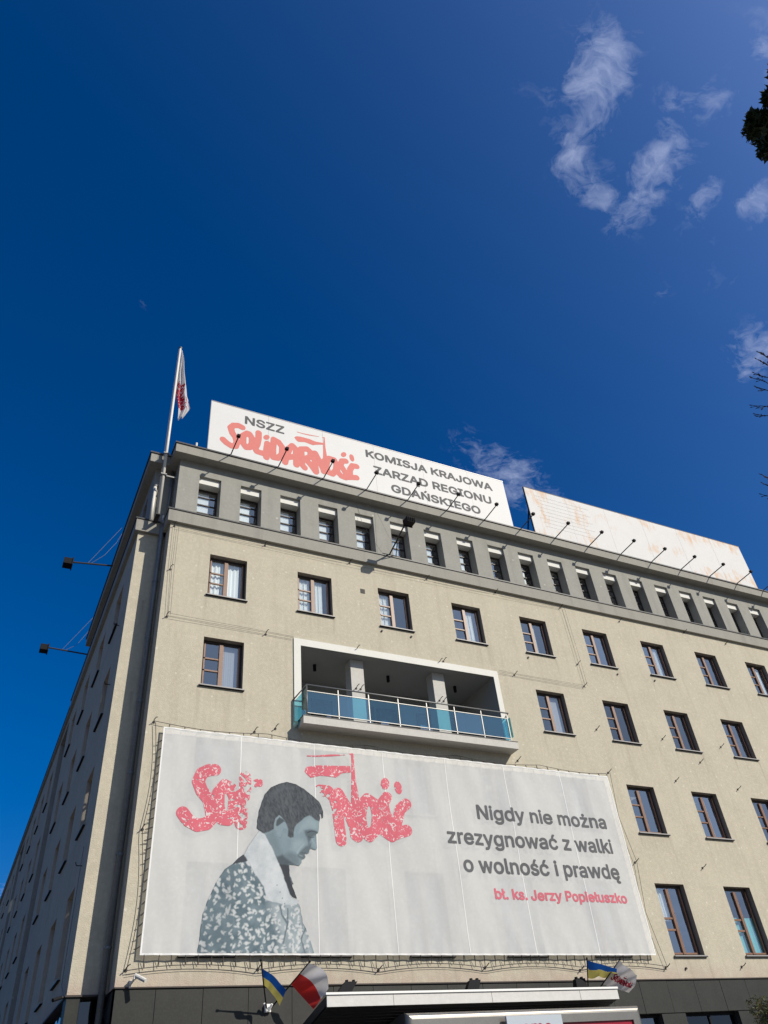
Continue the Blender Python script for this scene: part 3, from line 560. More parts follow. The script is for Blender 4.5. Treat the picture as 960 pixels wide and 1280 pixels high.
# ---- windows
def make_window(w, h, kind):
    """local x along the wall, y into the building, z up from the sill"""
    f = MB(); y0, y1 = .17, .23; t = .07
    f.m = 1
    f.box(0, w, y0 + .02, y1 + .03, h - .09, h); f.box(0, w, y0 + .02, y1 + .03, 0, .05)
    f.box(0, t, y0 + .02, y1 + .03, .05, h - .09); f.box(w - t, w, y0 + .02, y1 + .03, .05, h - .09)
    f.m = 0
    mx = w * .475
    f.box(mx - .055, mx + .055, y0 - .02, y1, .05, h - .12)
    if kind == 'tall':
        bars = [.36 * h, .52 * h]
        for z in bars: f.box(t, mx - .055, y0, y1 - .01, z - .028, z + .028)
    else:
        for z in (.36 * h, .61 * h): f.box(t, mx - .055, y0, y1 - .01, z - .022, z + .022)
    f.box(t, t + .045, y0, y1 - .005, .05, h - .1); f.box(mx + .055, mx + .08, y0 + .005, y1 - .008, .05, h - .1)
    f.box(w - t - .045, w - t, y0, y1 - .005, .05, h - .1); f.box(t + .045, mx - .055, y0 + .002, y1 - .007, .05, .10); f.box(mx + .08, w - t - .045, y0 + .002, y1 - .007, .05, .10)
    fm = f.mesh('window', [M['wood'], M['wood_dark']])
    p = MB(); p.quad((t, .205, .05), (w - t, .205, .05), (w - t, .205, h - .09), (t, .205, h - .09)); pm = p.mesh('pane', M['glass'])
    s = MB(); s.box(-.05, w + .05, -.07, .17, -.045, -.012); s.m = 1; s.box(-.05, w + .05, -.068, 0, -.06, -.047); sm = s.mesh('sill', [M['sill'], M['black']])
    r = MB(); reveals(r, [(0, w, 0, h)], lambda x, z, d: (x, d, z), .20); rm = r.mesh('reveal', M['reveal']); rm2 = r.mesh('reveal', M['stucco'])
    return fm, pm, sm, rm, rm2
WK = {'std': make_window(OW, 1.55, 'std'), 'std2': make_window(OW, 1.57, 'std'), 'mid': make_window(OW, 1.61, 'std'), 'tall': make_window(OW, 2.04, 'tall')}
def curtain_mesh(x0, x1, z0, z1, m, amp=.025):
    c = MB(); n = 26; vs = []
    for i in range(n + 1):
        x = x0 + (x1 - x0) * i / n; y = .30 + amp * math.sin(i * 1.9) + amp * .5 * math.sin(i * .7)
        vs += [(x, y, z0), (x, y, z1)]
    c.add(vs, [(2 * i, 2 * i + 2, 2 * i + 3, 2 * i + 1) for i in range(n)]); c.smooth = True
    return c.mesh('curtain', m)
CUR = {'full': curtain_mesh(.07, 1.05, .04, 1.5, M['curtain']), 'left': curtain_mesh(.07, .50, .04, 1.5, M['curtain']),
       'right': curtain_mesh(.66, .98, .04, 1.5, M['curtain']), 'blue': curtain_mesh(.64, 1.16, .04, 1.5, M['blue_blind'], .004),
       'teal': curtain_mesh(.07, 1.16, .04, 1.15, M['teal_curtain'], .02), 'slit': curtain_mesh(.66, .80, .04, 1.45, M['curtain']), 'wleft': curtain_mesh(.07, .56, 1.0, 1.95, M['curtain'])}
CHOICE = {(0, 0): ['full'], (0, 1): ['left', 'right'], (0, 2): ['left'], (0, 3): ['right'], (0, 4): ['slit'], (0, 6): ['right'], (0, 8): ['right'], (1, 0): ['blue'], (1, 4): ['blue'],
          (2, 6): ['slit'], (1, 7): [], (1, 8): ['slit'], (3, 6): ['teal'], (3, 5): ['wleft'], (1, 9): ['right'], (0, 5): [], (2, 5): [], (1, 5): [], (1, 6): []}
rw = random.Random(4)
def put_window(loc, rotz, kind, cur):
    fm, pm, sm, rm, rm2 = WK[kind]
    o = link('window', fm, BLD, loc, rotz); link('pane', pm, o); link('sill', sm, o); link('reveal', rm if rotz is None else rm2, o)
    for c in cur: link('curtain', CUR[c], o)
    return o
for (a, b, z0, z1, ri, k) in front_holes:
    kind = ('std', 'std2', 'mid', 'tall')[ri]
    put_window((a, 0, z0), None, kind, CHOICE.get((ri, k), ['right'] if rw.random() < .2 else []))

# ---- attic storey (set back 10 cm), with deep narrow windows
ax = [4.18 + 1.487 * k for k in range(24)]; AW = .77
ah = [(x, x + AW, 18.50, 20.32) for x in ax]
mb = MB(); wall_grid(mb, (3.46, XR), (18.35, 20.90), ah, lambda x, z: (x, .1, z))
mb.quad((3.46, .1, 18.35), (3.46, .95, 18.35), (3.46, .95, 20.9), (3.46, .1, 20.9))
reveals(mb, ah, lambda x, z, d: (x, .1 + d, z), .48)
mb.build('attic_wall', M['grey_stucco'], BLD)
am = MB(); am.m = 0
am.box(0, AW, .40, .45, 1.48, 1.55); am.box(0, .05, .40, .45, 0, 1.48); am.box(AW - .05, AW, .40, .45, 0, 1.48); am.box(.05, AW - .05, .40, .45, 0, .05)
for z in (.50, .86, 1.2): am.box(.05, AW - .05, .395, .445, z - .02, z + .02)
am.m = 1; am.box(.002, AW - .002, .10, .46, 1.56, 1.819)
amesh = am.mesh('window', [M['wood_dark'], M['white']])
ap = MB(); ap.quad((.05, .42, .05), (AW - .05, .42, .05), (AW - .05, .42, 1.48), (.05, .42, 1.48)); apm = ap.mesh('pane', M['glass'])
acl = MB(); acl.quad((.05, .45, .05), (AW * .62, .45, .05), (AW * .62, .45, 1.40), (.05, .45, 1.40)); aclm = acl.mesh('blind', M['curtain'])
for i, x in enumerate(ax):
    o = link('window', amesh, BLD, (x, .1, 18.50)); link('pane', apm, o)
    if i < 7 or rw.random() < .35: link('blind', aclm, o)

# ---- string course and cornice with dark metal flashing
def course(name, x0, y0, z0, z1, back, m):
    mb = MB(); mb.box(x0, XR, y0, back, z0, z1); mb.build(name, m, BLD)
course('string_course', 3.24, -.12, 17.90, 18.37, .6, M['band'])
mb = MB(); mb.box(3.21, XR, -.15, .12, 18.372, 18.42); mb.box(3.21, 3.48, .12, .8, 18.372, 18.42); mb.build('flashing', M['flashing'], BLD)
course('cornice', 3.19, -.27, 20.87, 21.25, 1.2, M['band'])
mb = MB(); mb.box(3.15, XR, -.31, .05, 21.252, 21.31); mb.box(3.15, 3.3, .05, 1.2, 21.252, 21.31); mb.build('flashing', M['flashing'], BLD)
mb = MB(); mb.box(3.3, XR, 0, 14, 21.1, 21.2); mb.build('roof', M['flashing'], BLD)

# ---- left wing, recessed end strip and long shaded side
lwin = []; pit = (14.9, 17.6); pit2 = (31.6, 34.4)
ys_cols = [2.52, 5.75, 8.97, 12.2] + [19.0 + 3.2 * k for k in range(4)] + [36.0 + 3.2 * k for k in range(7)]
lh = []
for ri, (a, b) in enumerate(ROWS):
    for y in ys_cols: lh.append((y, y + OW, a, b, ri))
mb = MB()
holes = [h[:4] for h in lh] + [(pit[0], pit[1], 4.83, 17.6), (pit2[0], pit2[1], 4.83, 17.6)]
wall_grid(mb, (YW, YE), (4.83, 17.92), holes, lambda y, z: (XW, y, z))
mb.quad((XW, YW, 4.83), (XC, YW, 4.83), (XC, YW, 17.92), (XW, YW, 17.92))
mb.quad((XW, YW, 4.83), (XC, YW, 4.83), (XC, YE, 4.83), (XW, YE, 4.83))
mb.build('wing_wall', M['stucco'], BLD)
for (y, y2, z0, z1, ri) in lh:
    put_window((XW, y2, z0), -math.pi / 2, ('std', 'std2', 'mid', 'tall')[ri], [])
mb = MB(); mb.box(XW + 3.2, XW + 3.4, 1.2, YE - 1, .2, 17.8); mb.build('inner_wall', M['room'], BLD)
for (a, b) in (pit, pit2):
    mb = MB(); zs = [4.83, 7.75, 10.95, 14.15, 17.35, 17.6]
    mb.quad((XW, a, 4.83), (XW + .75, a, 4.83), (XW + .75, a, 17.6), (XW, a, 17.6)); mb.quad((XW, b, 4.83), (XW + .75, b, 4.83), (XW + .75, b, 17.6), (XW, b, 17.6))
    mb.quad((XW, a, 17.6), (XW, b, 17.6), (XW + .75, b, 17.6), (XW + .75, a, 17.6))
    for z in zs[1:5]: mb.box(XW + .30, XW + .9, a + .002, b - .002, z, z + .45)
    mb.build('stair_recess', M['grey_stucco'], BLD)
    mb = MB(); mb.quad((XW + .7, a, 4.83), (XW + .7, b, 4.83), (XW + .7, b, 17.6), (XW + .7, a, 17.6)); mb.build('stair_glazing', M['glass_dark'], BLD)
# wing string course, attic and cornice
mb = MB(); mb.box(2.38, 3.24, YW - .12, 14.5, 17.90, 18.37); mb.box(2.40, 5, 14.5, YE, 17.90, 18.12); mb.build('wing_string_course', M['band'], BLD)
mb = MB(); mb.box(2.35, 3.20, YW - .15, 14.53, 18.372, 18.42); mb.box(2.37, 5, 14.53, YE, 18.122, 18.17); mb.build('flashing', M['flashing'], BLD)
wah = [(y + .25, y + .25 + AW, 18.9, 20.32) for y in (1.6, 3.1, 4.6, 6.1, 7.6, 9.1, 10.6)]
mb = MB(); wall_grid(mb, (.90, 13.7), (18.35, 20.90), wah, lambda y, z: (2.78, y, z)); reveals(mb, wah, lambda y, z, d: (2.78 + d, y, z), .3)
mb.quad((2.78, .90, 18.35), (3.46, .90, 18.35), (3.46, .90, 20.9), (2.78, .90, 20.9)); mb.quad((2.78, 13.7, 18.35), (9, 13.7, 18.35), (9, 13.7, 20.9), (2.78, 13.7, 20.9))
mb.build('wing_attic_wall', M['grey_stucco'], BLD)
for (a, b, z0, z1) in wah:
    mb = MB(); mb.box(3.0, 3.06, a, b, z0, z1); mb.build('window', M['wood_dark'], BLD)
mb = MB(); mb.box(2.50, 3.19, .52, 13.9, 20.87, 21.25); mb.build('wing_cornice', M['band'], BLD)
mb = MB(); mb.box(2.46, 3.15, .48, 13.94, 21.252, 21.31); mb.build('flashing', M['flashing'], BLD)

# ---- ground floor: granite slabs and shop glazing
mb = MB(); mb.box(XC + .02, 9.6, .05, .25, 0, 4.80); mb.box(9.6, XR, .05, .25, 3.98, 4.80); mb.box(16.0, 18.65 - 2.1, .05, .25, 0, 3.98)
gw = [(18.65 - 2.1 + i * 3.03, 18.65 + i * 3.03) for i in range(8)]
for i in range(len(gw) - 1): mb.box(gw[i][1] + .002, gw[i + 1][0] - .002, .05, .25, 0, 3.98)
mb.box(XC + .02, XC + .1, .05, YW, 0, 4.80)
mb.build('ground_wall', M['granite2'], BLD)
rg = random.Random(9)
def panel(x0, x1, z0, z1, y=.03):
    j = rg.uniform(-.003, .003)
    p = MB(); p.box(x0 + .006, x1 - .006, y - .03 + j, y + .02, z0 + .006, z1 - .006); p.build('granite_panel', M['granite'], BLD)
x = XC + .02; edges = [x, 4.26]
while edges[-1] < 36: edges.append(edges[-1] + 1.065)
for i in range(len(edges) - 1):
    panel(edges[i], edges[i + 1], 3.98, 4.79)
    if edges[i + 1] < 9.5:
        for z in (0.13, 1.1, 2.06, 3.02): panel(edges[i], edges[i + 1], z, z + .95)
for i in range(len(gw) - 1):
    for z in (0.13, 1.1, 2.06, 3.02): panel(gw[i][1] + .01, gw[i + 1][0] - .01, z, z + .95)
for i, (a, b) in enumerate(gw):
    mb = MB(); mb.box(a, b, .16, .24, 3.9, 3.98); mb.box(a, a + .06, .16, .24, .5, 3.9); mb.box(b - .06, b, .16, .24, .5, 3.9); mb.box((a + b) / 2 - .03, (a + b) / 2 + .03, .16, .24, .5, 3.9); mb.box(a, b, .10, .24, .1, .5)
    o = mb.build('shop_window', M['black'], BLD)
    p = MB(); p.quad((a + .06, .2, .5), (b - .06, .2, .5), (b - .06, .2, 3.9), (a + .06, .2, 3.9)); p.build('pane', M['glass_dark'], o)
mb = MB(); mb.box(XC, XR, -.035, .04, 4.80, 4.828); mb.build('drip_strip', M['wood_dark'], BLD)
mb = MB(); mb.box(XW - .03, XC, YW - .035, YW + .3, 4.79, 4.828); mb.box(XW - .03, XW + .2, YW + .3, YE, 4.79, 4.828); mb.build('drip_strip', M['wood_dark'], BLD)
mb = MB(); mb.box(XW + .01, XW + .30, YW + .01, YW + .5, 0, 4.79); mb.build('corner_pier', M['granite'], BLD)
mb = MB(); mb.box(XW + .34, XC, YW + .3, YW + .36, 0, 4.79); mb.build('side_glazing', M['glass_dark'], BLD)
for k in range(14):
    y = YW + .52 + k * 3.2; mb = MB(); mb.box(XW + .12, XW + .16, y, y + 3.1, .4, 4.75); mb.build('shop_glazing', M['glass_dark'], BLD)
    mb = MB(); mb.box(XW + .02, XW + .3, y + 3.1, y + 3.2, 0, 4.79); mb.build('glazing_post', M['black'], BLD)

# ---- loggia, white surround and balcony
mb = MB(); a, b, z0, z1 = LOG
mb.quad((a, 0, z1), (b, 0, z1), (b, 2.2, z1), (a, 2.2, z1)); mb.quad((a, 0, z0), (b, 0, z0), (b, 2.2, z0), (a, 2.2, z0))
mb.quad((a, 0, z0), (a, 0, z1), (a, 2.2, z1), (a, 2.2, z0)); mb.quad((b, 0, z0), (b, 0, z1), (b, 2.2, z1), (b, 2.2, z0))
mb.box(a, b, 2.2, 2.4, z0, z1)
mb.build('loggia_room', M['soffit'], BLD)
mb = MB(); mb.box(7.57, 15.22, -.04, .02, 14.08, 14.32); mb.box(7.57, 7.80, -.04, .02, 11.51, 14.08); mb.box(15.02, 15.22, -.04, .02, 11.51, 14.08)
mb.build('loggia_surround', M['white'], BLD)
for x in (9.66, 12.72):
    mb = MB(); mb.box(x, x + .46, .32, .74, 11.505, 14.08); mb.build('loggia_column', M['concrete'], BLD)
for i in range(3):
    for (dx, w) in ((.35, .75), (1.25, .75)):
        x0 = 7.95 + i * 2.45 + dx - .2
        mb = MB(); mb.box(x0, x0 + w, 2.10, 2.20, 11.52, 13.45); o = mb.build('loggia_door', M['wood_dark'], BLD)
        p = MB(); p.quad((x0 + .07, 2.095, 11.6), (x0 + w - .07, 2.095, 11.6), (x0 + w - .07, 2.095, 13.35), (x0 + .07, 2.095, 13.35)); p.build('pane', M['glass'], o)
for x in (8.68, 11.37, 14.02):
    mb = MB(); mb.tube([(x, 1.0, 14.075), (x, 1.0, 13.86)], .055, 12); mb.build('loggia_lamp', M['black'], BLD)
mb = MB(); mb.box(7.68, 15.15, -.48, -.001, 11.27, 11.50); BAL = mb.build('balcony', M['concrete'], BLD)
mb = MB(); mb.box(7.67, 15.16, -.49, -.002, 11.502, 11.525); mb.build('balcony_flashing', M['flashing'], BAL)
px = [7.80 + 1.019 * i for i in range(8)]
for x in px:
    mb = MB(); mb.box(x - .014, x + .014, -.465, -.43, 11.44, 12.46); mb.build('baluster', M['rail'], BAL)
for i in range(7):
    p = MB(); p.box(px[i] + .025, px[i + 1] - .025, -.452, -.44, 11.63, 12.29); p.build('glass_panel', M['glass_teal'], BAL)
for z in (11.60, 12.30):
    mb = MB(); mb.box(px[0], px[-1], -.465, -.432, z, z + .018); mb.build('clamp_bar', M['rail'], BAL)
p = MB(); p.add([(7.79, -.43, 11.58), (7.54, -.02, 11.27), (7.54, -.02, 12.10), (7.79, -.43, 12.40), (7.80, -.42, 11.58), (7.552, -.01, 11.27), (7.552, -.01, 12.10), (7.80, -.42, 12.40)], [(0, 1, 2, 3), (4, 7, 6, 5), (0, 4, 5, 1), (3, 2, 6, 7)]); p.build('glass_panel', M['glass_teal'], BAL)
p = MB(); p.box(15.06, 15.072, -.43, -.02, 11.70, 12.38); p.build('glass_panel', M['glass_teal'], BAL)
mb = MB(); mb.tube([(7.54, .0, 12.19), (7.80, -.47, 12.50), (15.0, -.47, 12.50), (15.12, 0, 12.50)], .024, 8); mb.tube([(7.80, -.47, 12.50), (7.80, -.47, 11.55)], .016, 6)
mb.smooth = True; mb.build('handrail', M['rail'], BAL)

# ---- downpipes, hooks, vents on the walls
def vpipe(name, pts, r, m, br=True):
    mb = MB(); mb.tube(pts, r, 14); mb.smooth = True; o = mb.build(name, m, BLD)
    if br:
        z = 1.6
        while z < 17:
            c = MB(); c.tube([(pts[0][0], pts[0][1], z), (pts[0][0], pts[0][1], z + .05)], r + .014, 14); c.box(pts[0][0] - .015, pts[0][0] + .015, pts[0][1], YW, z + .01, z + .04); c.build('pipe_bracket', M['pipe'], o); z += 2.05
vpipe('downpipe', [(3.22, .68, 0), (3.22, .68, 18.0), (3.22, .62, 18.30)], .075, M['pipe'])
mb = MB(); mb.tube([(3.22, .62, 18.24), (3.22, .62, 18.55)], [.08, .12], 12); mb.build('rainwater_head', M['rail'], BLD)
vpipe('attic_downpipe', [(3.36, .82, 18.4), (3.36, .82, 20.95)], .05, M['pipe'], False)
mb = MB(); mb.tube([(2.83, .80, 18.42), (2.83, .80, 19.95)], .055, 10); mb.tube([(2.83, .80, 20.0), (2.90, .84, 20.12)], .05, 8); mb.smooth = True; mb.build('vent_pipe', M['pole'], BLD)
hk = MB(); hk.tube([(0, .02, 0), (-.02, -.14, .02)], .012, 5); hk.tube([(-.02, -.14, .02), (.02, -.19, .07), (.06, -.15, .09)], .012, 5); hk.tube([(0, 0, 0), (0, -.01, 0)], .04, 8)
hkm = hk.mesh('wall_hook', M['iron'])
bt = MB(); bt.tube([(0, .02, 0), (0, -.05, 0)], .032, 8); btm = bt.mesh('wall_bolt', M['iron'])
BOLTS = {(20.97, 15.11), (22.87, 15.12), (16.77, 15.15), (20.07, 5.09), (10.76, 15.17), (11.89, 15.15)}
done = set()
for (x, z) in HOOKS:
    if (x, z) in done or (x, z) == (10.15, 16.67): continue
    done.add((x, z)); o = link('wall_bolt' if (x, z) in BOLTS else 'wall_hook', btm if (x, z) in BOLTS else hkm, BLD, (x, -.001, z))
for x in (9.88, 12.95):
    for dx in (-.07, .09): link('wall_hook', hkm, BLD, (x + dx, .32, 13.05))
mb = MB(); mb.box(10.07, 10.24, -.012, .01, 16.58, 16.76)
for i in range(4): mb.box(10.085, 10.225, -.02, -.008, 16.60 + i * .04, 16.615 + i * .04)
mb.build('wall_vent', M['iron'], BLD)

# thin steel cables left on the wall between the hooks
def cable(label, paths, r=.0055):
    mb = MB()
    for p in paths: mb.tube(p, r, 4, False)
    return tag(mb.build('wall_cable', M['wire']), label, 'cable', 'thin steel cables strung over the facade')
def sagged(a, b, s, n=8): return [lerp(a, b, i / n) + Vector((0, 0, -s * 4 * (i / n) * (1 - i / n))) for i in range(n + 1)]
y = -.08
cable('pair of thin wires running under the grey string course', [sagged((3.50, y, 17.80), (6.57, y, 17.78), .05) + sagged((6.57, y, 17.78), (9.72, y, 17.80), .04)[1:] + sagged((9.72, y, 17.8), (12.85, y, 17.81), .05)[1:] + sagged((12.85, y, 17.8), (15.9, y, 17.82), .05)[1:] + sagged((15.9, y, 17.82), (18.97, y, 17.79), .05)[1:],
      sagged((3.53, y, 17.72), (18.97, y, 17.72), .06)])
cable('pair of thin wires running down the left corner of the front wall', [[(3.49, y, 17.77), (3.50, y, 16.05), (3.57, y, 14.33)], [(3.62, y, 17.73), (3.62, y, 16.05), (3.66, y, 14.36)]])
cable('pair of thin wires at the height of the loggia lintel left of it', [[(3.57, y, 14.33), (6.65, y, 14.31), (7.55, y, 14.29)], [(3.6, y, 14.42), (6.65, y, 14.35), (7.55, y, 14.33)]])
cable('pair of thin wires at lintel height right of the loggia', [[(15.25, y, 14.36), (15.97, y, 14.33), (19.10, y, 14.32)], [(15.25, y, 14.30), (19.10, y, 14.26)]])
cable('pair of thin wires running down right of the fifth window column', [[(18.97, y, 17.77), (19.07, y, 15.24), (19.1, y, 14.32)], [(19.12, y, 17.77), (19.2, y, 15.24), (19.2, y, 14.32)]])

# ================================================================== roof billboards
def support(parent, xs, z0, z1):
    for x in xs:
        mb = MB(); mb.box(x - .04, x + .04, .30, .38, z0, z1 - .1); mb.tube([(x, .34, z1 - .5), (x, 1.5, 21.2)], .035, 6); mb.tube([(x, .34, 22.3), (x, 1.0, 21.2)], .03, 6)
        mb.build('support_frame', M['iron'], parent)
BB = thing('roof_billboard', 'white roof billboard with a red brushed logo and grey capital lettering', 'billboard', (0, 0, 0))
mb = MB(); mb.box(4.40, 17.82, .25, .30, 21.45, 24.47)
mb.build('board', M['board'], BB)
mb = MB(); mb.box(4.385, 17.835, .24, .305, 24.472, 24.50); mb.box(4.375, 4.398, .24, .305, 21.45, 24.47); mb.build('board_edge', M['rail'], BB)
for x in (6.7, 9.0, 11.3, 13.6, 15.9):
    mb = MB(); mb.box(x, x + .010, .2475, .2495, 21.5, 24.46); mb.build('panel_joint', M['sill'], BB)
support(BB, [5, 7, 9, 11, 13, 15, 17.3], 21.2, 24.4)
text_fit('lettering', 'NSZZ', 5.74, 7.36, 23.70, .44, .246, M['grey_print'], BB, .02)
text_fit('lettering', 'KOMISJA KRAJOWA', 10.92, 17.14, 23.69, .42, .246, M['grey_print'], BB, .024)
text_fit('lettering', 'ZARZĄD REGIONU', 11.22, 16.93, 22.85, .44, .246, M['grey_print'], BB, .024)
text_fit('lettering', 'GDAŃSKIEGO', 11.95, 16.22, 22.07, .43, .246, M['grey_print'], BB, .024)
shape_mesh('logo', LOGO, .13, .246, .022, M['red_print'], BB, rz=.14)
B2 = thing('roof_billboard', 'blank white roof billboard streaked with rust, right of the lettered one', 'billboard', (0, 0, 0))
mb = MB(); mb.box(18.98, 32.65, .25, .30, 21.45, 24.52); mb.build('board', M['rusty'], B2)
mb = MB(); mb.box(18.955, 18.978, .24, .32, 21.45, 24.52); mb.box(18.96, 32.67, .24, .305, 24.522, 24.55); mb.build('board_edge', M['iron'], B2)
mb = MB()
for i in range(9):
    z = 24.15 - i * .22; mb.box(19.5 + .1 * (i % 3), 22.6 - .35 * (i % 2), .2463, .2483, z, z + .012)
mb.build('ghost_lettering', mat('ghost_print', (.50, .49, .47), .8, var=.2, vscale=4), B2)
for x in (21.3, 23.6, 25.9, 28.2, 30.5):
    mb = MB(); mb.box(x, x + .010, .2475, .2495, 21.5, 24.5); mb.build('panel_joint', M['sill'], B2)
support(B2, [19.2, 21.5, 24, 26.5, 29, 31.5], 21.2, 24.4)

# billboard lamps on arms
ORD = ['first', 'second', 'third', 'fourth', 'fifth', 'sixth', 'seventh', 'eighth', 'ninth', 'tenth', 'eleventh', 'twelfth', 'thirteenth', 'fourteenth', 'fifteenth', 'sixteenth']
BEH = ['before the S of the red logo', 'before the D of the red logo', 'before the end of the red logo', 'before the Z of the second grey line', 'below the word KOMISJA', 'below the word REGIONU', 'right of the word GDAŃSKIEGO', 'at the gap between the billboards'] + ['before the rusty billboard'] * 8
lm = MB(); lm.tube([(0, .25, -.01), (0, -.90, .05)], .022, 6)
larm = lm.mesh('arm', M['iron'])
lh_ = MB(); lh_.box(-.058, .058, -.96, -.865, .03, .125); lh_.box(-.068, .068, -.865, -.852, .02, .14); lh_.tube([(0, -.86, .05), (0, -.92, .02)], .035, 6)
lhead = lh_.mesh('lamp_head', M['black'])
for i in range(16):
    x = 5.13 + 1.803 * i
    t = thing('billboard_lamp', f'{ORD[i]} cornice arm lamp from the left, {BEH[i]}', 'lamp', (x, -.30, 21.33), 0, 'small lamps on arms along the roof cornice')
    link('arm', larm, t); link('lamp_head', lhead, t)
# small mast on the roof edge, left of the billboard
mb = MB(); mb.tube([(3.95, .1, 21.25), (3.95, .1, 21.85)], .04, 8); tag(mb.build('roof_post', M['pole']), 'short pale post on the roof edge left of the lettered billboard', 'post')
mb = MB(); mb.add([(4.02, .35, 21.3), (4.38, .35, 21.3), (4.05, .35, 21.8), (4.02, .6, 21.3), (4.38, .6, 21.3), (4.05, .6, 21.8)], [(0, 1, 2), (3, 5, 4), (0, 2, 5, 3), (1, 4, 5, 2), (0, 3, 4, 1)])
tag(mb.build('roof_hatch', M['flashing']), 'dark wedge beside the short pale post on the roof edge', 'hatch')

# ---- floodlight on a strut over the facade
FL = thing('floodlight', 'black floodlight on a bent strut above the string course, casting a shadow on the wall', 'floodlight', (11.32, -.1, 18.45))
mb = MB(); mb.tube([(-.28, 0, .02), (.3, 0, .02)], .025, 6); mb.tube([(0, 0, .02), (0, -.72, .22), (0, -1.42, .44)], .028, 8); mb.tube([(.28, 0, .02), (0, -.72, .22)], .016, 6); mb.build('strut', M['iron'], FL)
mb = MB(); mb.box(-.03, .30, -1.62, -1.36, .40, .62); mb.box(-.05, .32, -1.36, -1.33, .37, .65)
for i in range(5): mb.box(-.02 + i * .07, -.005 + i * .07, -1.66, -1.62, .42, .60)
mb.build('lamp_head', M['black'], FL)
mb = MB(); mb.tube([(-.32, .2, 2.4), (0, -.4, .12)], .005, 4); mb.tube([(-1.1, .2, 2.4), (-.9, .19, 1.4), (-.3, 0, .05)], .006, 4); mb.build('cord', M['wire'], FL)

# ---- floodlights sticking out of the shaded side
for (y, zb, xh, zh, lab) in ((7.5, 21.15, .95, 20.92, 'upper floodlight on a long arm sticking out of the shaded side of the building'), (13.85, 20.42, .93, 20.50, 'lower floodlight on a long arm sticking out of the shaded side of the building')):
    t = thing('floodlight', lab, 'floodlight', (2.5, y, zb), 0, 'floodlights on long arms at the side')
    dz = zh - zb; dx = xh - 2.5
    mb = MB(); mb.tube([(.40, 0, 0), (dx, 0, dz)], .035, 8); mb.build('arm', M['iron'], t)
    mb = MB(); mb.box(dx - .34, dx - .02, -.2, .2, dz - .22, dz + .05); mb.box(dx - .02, dx + .02, -.23, .23, dz - .26, dz + .10); mb.build('lamp_head', M['black'], t)
    mb = MB(); mb.tube([(dx * .62, 0, dz * .62 + .02), (.1, 0, 2.0)], .008, 4)
    mb.tube([Vector((dx * .55, 0, dz * .55)), Vector((dx * .25, 0, .42)), Vector((0, .1, 1.25)), Vector((.2, .1, 1.9))], .008, 4); mb.build('guy_wire', M['wire'], t)

# ================================================================== flagpole and flags
t = thing('flagpole', 'tall pale flagpole rising past the cornice at the building corner', 'flagpole', (2.97, .30, 18.35))
mb = MB(); mb.tube([(0, 0, .02), (0, 0, 8.72)], [.062, .038], 12); mb.smooth = True; mb.build('pole', M['pole'], t)
mb = MB(); mb.tube([(0, 0, 8.70), (0, 0, 8.75), (0, 0, 8.80)], [.05, .075, .03], 10); mb.build('finial', M['rail'], t)
for z in (1.75, 2.75):
    mb = MB(); mb.box(-.10, .10, -.10, -.06, z, z + .05); mb.box(-.10, .10, .06, .10, z, z + .05); mb.box(-.10, -.07, -.06, .06, z, z + .05); mb.box(.07, .10, -.06, .06, z, z + .05); mb.box(.10, .50, -.02, .02, z, z + .05); mb.build('bracket', M['rail'], t)
mb = MB(); mb.box(-.07, .07, -.06, .5, -.02, .02); mb.build('base_plate', M['iron'], t)
mb = MB(); mb.tube([(-.07, -.02, 8.6), (-.08, -.02, .3)], .006, 4); mb.build('halyard', M['wire'], t)
def sd_logo(u, v):
    x = 4.9 + u * 5.6; z = 22.0 + v * 2.2
    for k, ps in LOGO:
        if k == 's':
            for i in range(len(ps) - 1):
                ax_, az = ps[i]; bx, bz = ps[i + 1]; dx, dz = bx - ax_, bz - az; L = dx * dx + dz * dz + 1e-9
                tt = max(0, min(1, ((x - ax_) * dx + (z - az) * dz) / L))
                if math.hypot(x - ax_ - tt * dx, z - az - tt * dz) < .13: return True
        else:
            ins = False; n = len(ps)
            for i in range(n):
                (ax_, az), (bx, bz) = ps[i], ps[(i + 1) % n]
                if (az > z) != (bz > z) and x < (bx - ax_) * (z - az) / (bz - az) + ax_: ins = not ins
            if ins: return True
    return False
def limp(u, v):   # u across, v down; hangs in folds from the pole
    z = 26.98 - 4.0 * v + .25 * u * v; w = .03 + .44 * min(1, v * 1.4) * (1 if v < .84 else (1 - (v - .84) * 3.4)); off = .0 if v < .66 else .16 * min(1, (v - .66) * 5)
    return Vector((3.02 + off + u * w + .015 * math.sin(v * 14), .30 + .10 * math.sin(u * 11 + v * 5) * min(1, v * 3), z ))
FG = thing('flag', 'white flag with dark red lettering hanging limp from the tall pole', 'flag', (0, 0, 0))
def limp_red(u, v):
    return 1 if (.50 < v < .86 and sd_logo((v - .50) / .36 * .9, .1 + .85 * u)) else 0
cloth('flag_cloth', limp, 30, 110, [M['f_white'], M['f_crimson']], limp_red, FG)

